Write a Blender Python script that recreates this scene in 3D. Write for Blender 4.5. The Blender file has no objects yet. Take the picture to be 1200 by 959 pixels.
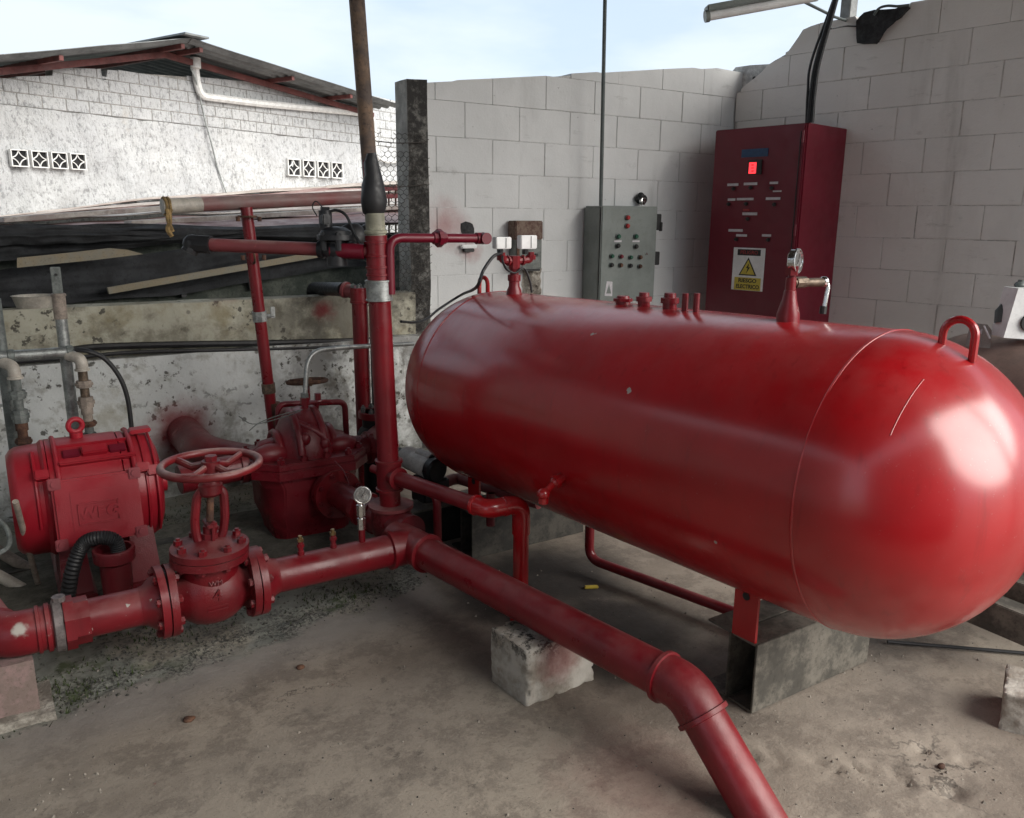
import bpy, bmesh, math, random
from mathutils import Vector, Matrix, noise

random.seed(7)
SC = bpy.context.scene
COL = SC.collection
V = Vector

# ------------------------------------------------------------------ camera
# World: X runs along the grey back wall, Y into it, Z up, metres.  Camera at (0, 0, 1.4).
FPX, CX, CY = 950.0, 600.0, 479.5
def _axes():
    p, r = math.radians(13.3), math.radians(0.45)
    h = math.atan2(0.8434, 0.5373)                 # heading of the back wall against the view direction
    right0 = V((math.sin(h), math.cos(h), 0)); right0 = V((0.8434, -0.5373, 0)).normalized()
    flat = V((0.5373, 0.8434, 0)).normalized()
    fwd = flat * math.cos(p) + V((0, 0, -math.sin(p)))
    down0 = fwd.cross(right0)
    right = right0 * math.cos(r) - down0 * math.sin(r)
    return right, fwd.cross(right), fwd
CR, CD, CF = _axes()
CO = V((0, 0, 1.4))
cam = bpy.data.cameras.new('camera'); camo = bpy.data.objects.new('camera', cam); COL.objects.link(camo)
cam.sensor_width = 36; cam.lens = 36 * FPX / 1200; cam.clip_start = 0.05; cam.clip_end = 1000
m = Matrix((CR, -CD, -CF)).transposed().to_4x4(); m.translation = CO; camo.matrix_world = m
SC.camera = camo

# ------------------------------------------------------------------ world, sun, exposure
SUN_EL, SUN_AZ = math.radians(34), math.radians(147)   # azimuth of the sun, clockwise from +Y
w = bpy.data.worlds.new('World'); SC.world = w; w.use_nodes = True
nt = w.node_tree; nt.nodes.clear()
def wn(t, **k):
    n = nt.nodes.new(t)
    for a, b in k.items(): setattr(n, a, b)
    return n
sky = wn('ShaderNodeTexSky', sky_type='NISHITA', sun_disc=False)
sky.sun_elevation = SUN_EL; sky.sun_rotation = SUN_AZ; sky.air_density = 1.0; sky.dust_density = 2.0
tc = wn('ShaderNodeTexCoord'); mp = wn('ShaderNodeMapping'); mp.inputs['Scale'].default_value = (1, 1, 3.2)
n1 = wn('ShaderNodeTexNoise'); n1.inputs['Scale'].default_value = 2.6; n1.inputs['Detail'].default_value = 7; n1.inputs['Roughness'].default_value = .55
rp = wn('ShaderNodeValToRGB'); rp.color_ramp.elements[0].position = .30; rp.color_ramp.elements[1].position = .62
rp.color_ramp.elements[0].color = (.78, .78, .78, 1); rp.color_ramp.elements[1].color = (1, 1, 1, 1)
mx = wn('ShaderNodeMix', data_type='RGBA')
n2 = wn('ShaderNodeTexNoise'); n2.inputs['Scale'].default_value = 4.5; n2.inputs['Detail'].default_value = 6
r2 = wn('ShaderNodeValToRGB'); r2.color_ramp.elements[0].position = .38; r2.color_ramp.elements[1].position = .60
r2.color_ramp.elements[0].color = (3.0, 3.55, 4.15, 1); r2.color_ramp.elements[1].color = (3.7, 4.1, 4.5, 1)
bg = wn('ShaderNodeBackground'); bg.inputs['Strength'].default_value = .10
out = wn('ShaderNodeOutputWorld'); L = nt.links.new
L(tc.outputs['Generated'], mp.inputs[0]); L(mp.outputs[0], n1.inputs['Vector']); L(mp.outputs[0], n2.inputs['Vector'])
L(n1.outputs['Fac'], rp.inputs[0]); L(n2.outputs['Fac'], r2.inputs[0])
L(rp.outputs[0], mx.inputs['Factor']); L(sky.outputs[0], mx.inputs['A']); L(r2.outputs[0], mx.inputs['B'])
L(mx.outputs['Result'], bg.inputs[0]); L(bg.outputs[0], out.inputs[0])
sl = bpy.data.lights.new('sun', 'SUN'); sl.energy = 2.7; sl.angle = math.radians(58); sl.color = (1, .95, .88)
so = bpy.data.objects.new('sun', sl); COL.objects.link(so)
sd = V((math.sin(SUN_AZ) * math.cos(SUN_EL), math.cos(SUN_AZ) * math.cos(SUN_EL), math.sin(SUN_EL)))
so.rotation_euler = sd.to_track_quat('Z', 'Y').to_euler()
SC.view_settings.view_transform = 'Standard'; SC.view_settings.look = 'None'
SC.view_settings.exposure = 1.32; SC.view_settings.gamma = 1.0; SC.view_settings.use_curve_mapping = False

# ------------------------------------------------------------------ sight lines: where a point of the photograph meets a real plane
def ray(x, y): return CR * ((x - CX) / FPX) + CD * ((y - CY) / FPX) + CF
def P(x, y, Y=None, z=None, X=None, d=None, pl=None):
    v = ray(x, y)
    if Y is not None: t = Y / v.y
    elif z is not None: t = (z - 1.4) / v.z
    elif X is not None: t = X / v.x
    elif pl is not None: t = (pl[0] - CO).dot(pl[1]) / v.dot(pl[1])
    else: t = d
    return CO + v * t

# ------------------------------------------------------------------ mesh helpers
def basis(d):
    d = V(d).normalized()
    a = V((0, 0, 1)) if abs(d.z) < .9 else V((1, 0, 0))
    u = a.cross(d).normalized()
    return u, d.cross(u), d
WL = {}
class MB:
    def __init__(s): s.bm = bmesh.new()
    def ring(s, c, u, w, r, seg, ph=0):
        return [s.bm.verts.new(c + u * (r * math.cos(ph + 2 * math.pi * i / seg)) + w * (r * math.sin(ph + 2 * math.pi * i / seg))) for i in range(seg)]
    def bridge(s, a, b):
        n = len(a)
        for i in range(n): s.bm.faces.new((a[i], a[(i + 1) % n], b[(i + 1) % n], b[i]))
    def cyl(s, a, b, r, r2=None, seg=20, caps=True, ph=0):
        a, b = V(a), V(b); u, w, d = basis(b - a)
        A = s.ring(a, u, w, r, seg, ph); B = s.ring(b, u, w, r if r2 is None else r2, seg, ph)
        s.bridge(A, B)
        if caps: s.bm.faces.new(A[::-1]); s.bm.faces.new(B)
        return s
    def lathe(s, o, ax, prof, seg=32, u=None):
        o = V(o); uu, ww, d = basis(ax); prev = None
        for h, r in prof:
            if r < 1e-6:
                cur = [s.bm.verts.new(o + d * h)]
            else: cur = s.ring(o + d * h, uu, ww, r, seg)
            if prev:
                if len(prev) == 1 and len(cur) > 1:
                    for i in range(seg): s.bm.faces.new((prev[0], cur[(i + 1) % seg], cur[i]))
                elif len(cur) == 1 and len(prev) > 1:
                    for i in range(seg): s.bm.faces.new((prev[i], prev[(i + 1) % seg], cur[0]))
                elif len(cur) > 1: s.bridge(prev, cur)
            elif len(cur) > 1: s.bm.faces.new(cur[::-1])
            prev = cur
        if prev and len(prev) > 1: s.bm.faces.new(prev)
        return s
    def tube(s, pts, r, seg=12, closed=False, caps=True, rs=None):
        pts = [V(p) for p in pts]; n = len(pts); rings = []; u = None
        for i, p in enumerate(pts):
            if closed: t = pts[(i + 1) % n] - pts[i - 1]
            else: t = pts[min(i + 1, n - 1)] - pts[max(i - 1, 0)]
            t.normalize()
            if u is None: u, w, _ = basis(t)
            else:
                u = (u - t * u.dot(t)).normalized(); w = t.cross(u)
            rings.append(s.ring(p, u, w, rs[i] if rs else r, seg))
        for i in range(n - 1): s.bridge(rings[i], rings[i + 1])
        if closed: s.bridge(rings[-1], rings[0])
        elif caps: s.bm.faces.new(rings[0][::-1]); s.bm.faces.new(rings[-1])
        return s
    def box(s, c, size, ax=None, bev=0):
        c = V(c); sx, sy, sz = [k / 2 for k in size]
        X, Y, Z = ax if ax else (V((1, 0, 0)), V((0, 1, 0)), V((0, 0, 1)))
        vs = [s.bm.verts.new(c + X * (sx * i) + Y * (sy * j) + Z * (sz * k)) for i in (-1, 1) for j in (-1, 1) for k in (-1, 1)]
        fs = [s.bm.faces.new([vs[i] for i in f]) for f in ((0, 1, 3, 2), (4, 6, 7, 5), (0, 4, 5, 1), (2, 3, 7, 6), (0, 2, 6, 4), (1, 5, 7, 3))]
        if bev:
            es = list({e for f in fs for e in f.edges})
            bmesh.ops.bevel(s.bm, geom=es, offset=bev, segments=2, affect='EDGES')
        return s
    def prism(s, poly, vec, bev=0):
        vec = V(vec); A = [s.bm.verts.new(V(p)) for p in poly]; B = [s.bm.verts.new(V(p) + vec) for p in poly]
        fs = [s.bm.faces.new(A[::-1]), s.bm.faces.new(B)]; n = len(A)
        for i in range(n): fs.append(s.bm.faces.new((A[i], A[(i + 1) % n], B[(i + 1) % n], B[i])))
        if bev:
            bmesh.ops.bevel(s.bm, geom=list(fs[1].edges), offset=bev, segments=2, affect='EDGES')
        return s
    def sphere(s, c, r, seg=16, sc=(1, 1, 1)):
        mm = Matrix.Translation(V(c)) @ Matrix.Diagonal((r * sc[0], r * sc[1], r * sc[2], 1))
        bmesh.ops.create_uvsphere(s.bm, u_segments=seg, v_segments=max(6, seg // 2), radius=1, matrix=mm); return s
    def torus(s, c, ax, R, r, n=32, seg=10, a0=0, a1=2 * math.pi, u=None):
        uu, ww, d = basis(ax); c = V(c)
        if u is not None: uu = V(u).normalized(); ww = d.cross(uu)
        full = abs(a1 - a0 - 2 * math.pi) < 1e-6; k = n if full else n + 1
        return s.tube([c + uu * (R * math.cos(a0 + (a1 - a0) * i / n)) + ww * (R * math.sin(a0 + (a1 - a0) * i / n)) for i in range(k)], r, seg, closed=full)
    def bolt(s, p, ax, r=.012, h=.014, stud=.5):
        p = V(p); d = V(ax).normalized(); s.cyl(p, p + d * h, r, seg=6, ph=random.random())
        if stud: s.cyl(p + d * h, p + d * (h + r * stud * .7), r * .5, seg=8)
        return s
    def grid(s, f, nu, nv, th=None):
        vs = [[s.bm.verts.new(f(i / nu, j / nv)) for j in range(nv + 1)] for i in range(nu + 1)]
        for i in range(nu):
            for j in range(nv): s.bm.faces.new((vs[i][j], vs[i + 1][j], vs[i + 1][j + 1], vs[i][j + 1]))
        if th:
            bmesh.ops.recalc_face_normals(s.bm, faces=s.bm.faces)
            bmesh.ops.solidify(s.bm, geom=list(s.bm.faces), thickness=th)
        return s
    def warp(s, amp, sc, seed=0):
        for v in s.bm.verts: v.co += noise.noise_vector(v.co * sc + V((seed, 0, 0))) * amp
        return s
    def mesh(s, name, mat, smooth=35):
        bmesh.ops.recalc_face_normals(s.bm, faces=s.bm.faces)
        me = bpy.data.meshes.new(name)
        cs = [v.co for v in s.bm.verts]
        c = V([(min(q[i] for q in cs) + max(q[i] for q in cs)) / 2 for i in range(3)])
        for v in s.bm.verts: v.co -= c
        s.bm.to_mesh(me); s.bm.free()
        me.materials.append(mat)
        if smooth: me.shade_smooth(); me.set_sharp_from_angle(angle=math.radians(smooth))
        return me, c
    def build(s, name, mat, parent=None, smooth=35, label=None):
        me, c = s.mesh(name, mat, smooth)
        return link(name, me, c, parent, label)
def link(name, me, c, parent=None, label=None, rot=None):
    o = bpy.data.objects.new(name, me); COL.objects.link(o); WL[o] = V(c)
    if parent: o.parent = parent; o.location = V(c) - WL[parent]
    else: o.location = c
    if rot: o.rotation_euler = rot
    if label: o['label'] = label
    return o
def tag(o, label, cat, group=None):
    o['label'] = label; o['category'] = cat
    if group: o['group'] = group
    return o
def thing(name, label, cat, loc=(0, 0, 0), group=None):
    o = bpy.data.objects.new(name, None); COL.objects.link(o); o.location = loc; WL[o] = V(loc); o.empty_display_size = .1
    return tag(o, label, cat, group)
def fillet(pts, r, n=6):
    pts = [V(p) for p in pts]; res = [pts[0]]
    for i in range(1, len(pts) - 1):
        a, b, c = pts[i - 1], pts[i], pts[i + 1]
        d1, d2 = (a - b), (c - b); k = min(r, d1.length * .48, d2.length * .48)
        p, q = b + d1.normalized() * k, b + d2.normalized() * k
        for j in range(n + 1):
            t = j / n; res.append(p * (1 - t) ** 2 + b * (2 * t * (1 - t)) + q * t * t)
    return res + [pts[-1]]
def curve(pts, n=8):
    """smooth path through points (Catmull-Rom)"""
    pts = [V(p) for p in pts]; q = [pts[0] * 2 - pts[1]] + pts + [pts[-1] * 2 - pts[-2]]; res = []
    for i in range(1, len(q) - 2):
        a, b, c, d = q[i - 1:i + 3]
        for j in range(n):
            t = j / n
            res.append(.5 * ((2 * b) + (c - a) * t + (2 * a - 5 * b + 4 * c - d) * t * t + (3 * b - a - 3 * c + d) * t ** 3))
    return res + [pts[-1]]
def text(body, size, o, xd, zd, mat, parent, name='lettering', ext=.0006, align='CENTER', xs=1.0, bold=0.0):
    cu = bpy.data.curves.new('t', 'FONT'); cu.body = body; cu.size = size; cu.extrude = ext; cu.align_x = align; cu.align_y = 'CENTER'; cu.resolution_u = 3; cu.offset = bold
    to = bpy.data.objects.new('t', cu); COL.objects.link(to)
    dg = bpy.context.evaluated_depsgraph_get(); me = bpy.data.meshes.new_from_object(to.evaluated_get(dg))
    bpy.data.objects.remove(to)
    X, Z = V(xd).normalized(), V(zd).normalized(); N = X.cross(Z)
    M4 = Matrix((X, Z, N)).transposed().to_4x4() @ Matrix.Diagonal((xs, 1, 1, 1))
    me.transform(M4); me.materials.clear(); me.materials.append(mat); me.name = name
    return link(name, me, V(o), parent)

# ------------------------------------------------------------------ materials
def nodes(name):
    mt = bpy.data.materials.new(name); mt.use_nodes = True; t = mt.node_tree
    return mt, t, t.nodes['Principled BSDF'], t.links.new
class NT:
    """small helper to write node graphs"""
    def __init__(s, name):
        s.m, s.t, s.b, s.l = nodes(name); s.pos = s.n('ShaderNodeNewGeometry').outputs['Position']
    def n(s, typ, **k):
        q = s.t.nodes.new(typ)
        for a, b in k.items(): setattr(q, a, b)
        return q
    def noise(s, scale, detail=4, rough=.55, vec=None, dist=0, mapping=None):
        q = s.n('ShaderNodeTexNoise'); q.inputs['Scale'].default_value = scale; q.inputs['Detail'].default_value = detail
        q.inputs['Roughness'].default_value = rough; q.inputs['Distortion'].default_value = dist
        v = vec or s.pos
        if mapping:
            mp = s.n('ShaderNodeMapping'); mp.inputs['Scale'].default_value = mapping; s.l(v, mp.inputs[0]); v = mp.outputs[0]
        s.l(v, q.inputs['Vector']); return q.outputs['Fac']
    def voro(s, scale, feature='F1', vec=None):
        q = s.n('ShaderNodeTexVoronoi', feature=feature); q.inputs['Scale'].default_value = scale; s.l(vec or s.pos, q.inputs['Vector']); return q.outputs['Distance']
    def ramp(s, x, a, b, va=0., vb=1.):
        q = s.n('ShaderNodeMapRange'); q.interpolation_type = 'SMOOTHSTEP'
        for i, v in zip(('From Min', 'From Max', 'To Min', 'To Max'), (a, b, va, vb)): q.inputs[i].default_value = v
        s.l(x, q.inputs['Value']); return q.outputs['Result']
    def math(s, op, a, b=None):
        q = s.n('ShaderNodeMath', operation=op)
        for i, v in enumerate((a, b)):
            if v is None: continue
            if isinstance(v, (int, float)): q.inputs[i].default_value = v
            else: s.l(v, q.inputs[i])
        return q.outputs[0]
    def mix(s, f, a, b):
        q = s.n('ShaderNodeMix', data_type='RGBA')
        if isinstance(f, (int, float)): q.inputs['Factor'].default_value = f
        else: s.l(f, q.inputs['Factor'])
        for i, v in (('A', a), ('B', b)):
            if isinstance(v, tuple): q.inputs[i].default_value = (*v[:3], 1)
            else: s.l(v, q.inputs[i])
        return q.outputs['Result']
    def near(s, p, r0, r1, wob=.0, scale=6):
        """1 near point p, 0 outside, edge broken by noise"""
        d = s.n('ShaderNodeVectorMath', operation='DISTANCE'); s.l(s.pos, d.inputs[0]); d.inputs[1].default_value = p
        x = d.outputs['Value']
        if wob: x = s.math('ADD', x, s.math('MULTIPLY', s.math('SUBTRACT', s.noise(scale, 5), .5), wob))
        return s.ramp(x, r0, r1, 1., 0.)
    def sep(s):
        q = s.n('ShaderNodeSeparateXYZ'); s.l(s.pos, q.inputs[0]); return q.outputs
    def color(s, c):
        if isinstance(c, tuple): s.b.inputs['Base Color'].default_value = (*c[:3], 1)
        else: s.l(c, s.b.inputs['Base Color'])
    def rough(s, r):
        if isinstance(r, (int, float)): s.b.inputs['Roughness'].default_value = r
        else: s.l(r, s.b.inputs['Roughness'])
    def bump(s, h, strength=.4, dist=.004, prev=None):
        q = s.n('ShaderNodeBump'); q.inputs['Strength'].default_value = strength; q.inputs['Distance'].default_value = dist
        s.l(h, q.inputs['Height'])
        if prev: s.l(prev, q.inputs['Normal'])
        s.l(q.outputs[0], s.b.inputs['Normal']); return q.outputs[0]
def simple(name, c, rough=.5, metal=0, var=.25, scale=14, bump=.15, bscale=60, c2=None, dist=.003):
    q = NT(name); c2 = c2 or tuple(k * (1 - var) for k in c)
    f = q.ramp(q.noise(scale, 8, .72), .38, .60); f2 = q.math('MULTIPLY', q.ramp(q.noise(scale * 7, 6, .75), .52, .66), min(.8, var * 1.3)); q.color(q.mix(f2, q.mix(f, c, c2), tuple(k * .55 for k in c2)))
    q.rough(q.ramp(q.noise(scale * 2.3, 4), .3, .7, max(.05, rough - .08), min(1, rough + .12))); q.b.inputs['Metallic'].default_value = metal
    if bump: q.bump(q.noise(bscale, 4), bump, dist)
    return q.m
def red(name, c=(.34, .010, .018), c2=(.25, .006, .012), rough=.30, dust=.25, chips=.0, coat=0.0, bump=.10, scuff=1.0, cast=0.0, spots=(), crough=.15, drips=0.0):
    q = NT(name)
    base = q.mix(q.ramp(q.noise(5, 5), .35, .68), c, c2)
    # scuffs and paint rubbed to pink
    sc_ = q.math('MULTIPLY', q.ramp(q.noise(38, 6, .7), .63, .74), .35 * scuff)
    base = q.mix(sc_, base, (.42, .10, .10))
    nz = q.n('ShaderNodeNewGeometry').outputs['Normal']; sp = q.n('ShaderNodeSeparateXYZ'); q.l(nz, sp.inputs[0])
    up = q.math('MULTIPLY', q.ramp(sp.outputs['Z'], .25, .95), q.ramp(q.noise(9, 6, .65), .32, .72))
    base = q.mix(q.math('MULTIPLY', up, dust), base, (.36, .24, .22))
    if chips:
        ch = q.ramp(q.noise(24, 6, .7), .74 - chips * .12, .76 - chips * .12); base = q.mix(ch, base, (.36, .33, .30))
    if drips:
        dr = q.math('MULTIPLY', q.ramp(q.noise(9, 6, .6, mapping=(4, 4, .25)), .56, .72), drips); base = q.mix(dr, base, tuple(k * .45 for k in c))
        dd = q.math('MULTIPLY', q.ramp(q.noise(120, 3, .6), .66, .72), q.math('MULTIPLY', q.ramp(q.noise(3, 4), .45, .6), drips * .8)); base = q.mix(dd, base, (.40, .20, .19))
    for p, a, b in spots: base = q.mix(q.near(p, a, b, .07, 32), base, (.42, .39, .35))
    q.color(base)
    rr = q.ramp(q.noise(12, 5), .3, .75, rough - .06, rough + .16)
    q.rough(q.math('ADD', rr, q.math('MULTIPLY', up, .25 * min(1, dust * 3))))
    b_ = q.bump(q.noise(45, 5), bump, .003)
    if cast: q.bump(q.noise(210, 4, .7), cast, .0022, b_)
    if coat: q.b.inputs['Specular IOR Level'].default_value = .15
    q.b.inputs['Coat Weight'].default_value = coat; q.b.inputs['Coat Roughness'].default_value = crough; q.b.inputs['Coat IOR'].default_value = 1.7
    return q.m
def blockpaint(name, c, c2, stain=(.25, .23, .20), spray=()):
    q = NT(name)
    oi = q.n('ShaderNodeObjectInfo').outputs['Random']
    base = q.mix(q.ramp(q.noise(2.2, 6), .35, .68), c, c2)
    base = q.mix(q.math('MULTIPLY', oi, .35), base, tuple(k * .86 for k in c))
    base = q.mix(q.ramp(q.noise(7, 8, .7), .60, .80, 0, .45), base, stain)
    base = q.mix(q.ramp(q.noise(1.3, 5, .6, mapping=(3, 3, .5)), .55, .8, 0, .45), base, stain)
    base = q.mix(q.ramp(q.noise(55, 5, .7), .70, .76, 0, .6), base, tuple(k * .45 for k in stain))
    for p, a, b, k in spray: base = q.mix(q.math('MULTIPLY', q.near(p, a, b, .16, 9), k), base, (.30, .05, .05))
    base = q.mix(q.math('MULTIPLY', q.ramp(q.noise(3.2, 7, .7, mapping=(1, 1, 4)), .60, .72), .30), base, stain)
    base = q.mix(q.ramp(q.noise(24, 4, .6), .71, .75, 0, .55), base, tuple(k * .5 for k in stain))
    q.color(base); q.rough(.8)
    b1 = q.bump(q.noise(90, 6, .65), .35, .004); q.bump(q.noise(9, 4), .25, .012, b1)
    return q.m

M = {}
M['pipe'] = red('pipe_red', (.19, .006, .012), (.135, .005, .010), rough=.32, dust=.20, bump=.14, drips=.3, cast=.15)
M['pipe_worn'] = red('pipe_red_worn', (.19, .006, .012), (.135, .005, .010), rough=.34, dust=.25, chips=.75, bump=.14, drips=.3, spots=((tuple(P(24, 738, Y=2.455)), .008, .030), (tuple(P(60, 742, Y=2.455)), .003, .012), (tuple(P(130, 705, Y=2.46)), .002, .010)))
M['valve'] = red('valve_red', (.17, .006, .011), (.11, .005, .009), rough=.33, dust=.25, chips=.35, bump=.22, cast=.5, drips=.3)
M['pump'] = red('pump_red', (.16, .007, .014), (.10, .005, .010), rough=.30, dust=.15, bump=.25, cast=.5, drips=.3)  # same paint as the pipes, darkened to stand in for shade
M['motor'] = red('motor_red', (.33, .008, .020), (.26, .006, .015), rough=.34, dust=.08, bump=.10, cast=.25, scuff=.5)
M['pinkpipe'] = red('pipe_faded', (.22, .045, .050), (.16, .035, .038), rough=.5, dust=.8)
M['greytop'] = red('pipe_greyed', (.20, .06, .060), (.20, .15, .14), rough=.55, dust=1.4)
M['cab'] = red('cabinet_red', (.145, .003, .016), (.125, .0025, .013), rough=.38, dust=.02, bump=.03, scuff=.2)
M['galv'] = simple('galvanised', (.42, .44, .43), .45, .7, .4, 22, .15)
M['galvdull'] = simple('galvanised_dull', (.20, .22, .21), .55, .35, .45, 18, .2)
M['chrome'] = simple('chrome', (.75, .75, .74), .2, 1, .1, 30, .05)
M['brass'] = simple('brass', (.42, .30, .15), .35, .9, .35, 40, .15)
M['bronze'] = simple('dirty_bronze', (.20, .15, .11), .5, .6, .5, 40, .3)
M['pvc'] = simple('pvc_pale', (.50, .46, .40), .5, 0, .3, 16, .1)
M['pvcwhite'] = simple('pvc_white', (.70, .70, .68), .5, 0, .2, 16, .1)
M['pvcdirty'] = simple('pvc_dirty', (.36, .30, .25), .6, 0, .4, 16, .2)
M['black'] = simple('black_plastic', (.016, .017, .020), .45, 0, .3, 25, .2)
M['rubber'] = simple('black_rubber', (.018, .018, .02), .5, 0, .3, 30, .2)
M['cloth'] = simple('shade_net', (.042, .044, .048), .85, 0, .5, 5, .5, 120)
M['darkvoid'] = simple('backing_shade', (.010, .010, .011), .9, 0, .2, 10, 0)
M['timber'] = simple('pale_timber', (.27, .25, .20), .75, 0, .45, 12, .3, c2=(.30, .25, .17))
M['white'] = simple('white_enamel', (.82, .83, .82), .4, 0, .12, 10, .05)
M['label'] = simple('label_white', (.62, .60, .62), .6, 0, .15, 60, 0)
M['greybox'] = simple('grey_enamel', (.215, .240, .225), .42, 0, .16, 6, .04)
M['greydark'] = simple('grey_enamel_edge', (.10, .12, .115), .45, 0, .2, 8, .04)
M['blue'] = simple('blue_plate', (.015, .06, .15), .4, 0, .2, 30, 0)
M['green'] = simple('button_green', (.02, .10, .06), .35, 0, .2, 30, 0)
M['redbtn'] = simple('button_red', (.40, .03, .03), .35, 0, .2, 30, 0)
M['yellow'] = simple('sign_yellow', (.62, .50, .07), .5, 0, .12, 30, 0)
M['ink'] = simple('ink_black', (.015, .015, .015), .5, 0, .1, 30, 0)
M['gum'] = simple('gummy_yellow', (.55, .42, .06), .5, 0, .2, 30, 0)
M['rust'] = simple('rusty_steel', (.15, .075, .045), .8, .2, .6, 18, .5, 50, c2=(.06, .03, .022))
M['rope'] = simple('rope', (.36, .24, .10), .9, 0, .5, 40, .8, 150)
M['concrete'] = simple('rough_concrete', (.40, .37, .32), .9, 0, .5, 16, .8, 40, c2=(.17, .15, .125), dist=.008)
M['steel'] = simple('bare_dark_steel', (.085, .078, .066), .6, .3, .5, 10, .35, 40, c2=(.035, .033, .03))
M['steelpale'] = simple('lit_edge_steel', (.17, .155, .13), .65, .2, .45, 9, .35, 40, c2=(.07, .065, .055))
M['blacksteel'] = simple('black_steel', (.022, .021, .020), .6, .2, .4, 12, .3, 40)
M['beige'] = simple('beige_primer', (.26, .185, .155), .5, 0, .25, 6, .05)
M['jockey'] = simple('grey_motor_paint', (.58, .57, .53), .45, 0, .3, 16, .15)
M['tin'] = simple('faded_tin', (.42, .30, .27), .6, .1, .45, 3, .2, 30, c2=(.20, .10, .09))
M['tinpale'] = simple('pale_tin', (.55, .51, .46), .6, .1, .4, 3, .2, 30, c2=(.33, .27, .24))
M['zinc'] = simple('roof_zinc', (.16, .17, .17), .55, .3, .4, 2, .2, 20)
M['zincpink'] = simple('canopy_zinc', (.17, .15, .145), .5, .2, .3, 2, .15, 20)
M['beamred'] = simple('primer_beam', (.16, .045, .040), .65, 0, .4, 6, .2)
M['mesh'] = simple('wire', (.10, .09, .08), .6, .4, .3, 30, 0)
M['tar'] = simple('tar_patch', (.035, .035, .037), .8, 0, .6, 14, .8, 30, dist=.01)
M['glassdial'] = simple('dial_face', (.66, .70, .68), .15, 0, .08, 30, 0)
q = NT('display_red'); q.color((.05, .0, .0)); q.b.inputs['Emission Color'].default_value = (1, .04, .05, 1); q.b.inputs['Emission Strength'].default_value = .8; M['led'] = q.m

# ================================================================== SETTING
YB = 4.41                                            # face of the grey back wall
CORNER = V((4.708, 4.41, 0)); RD = V((.1656, -.9862, 0)).normalized(); RN = V((-.9862, -.1656, 0)).normalized()
RW = (CORNER, RN)
YL = 4.24                                            # face of the low stained wall
VX, VY, VZ = V((1, 0, 0)), V((0, 1, 0)), V((0, 0, 1))

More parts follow.
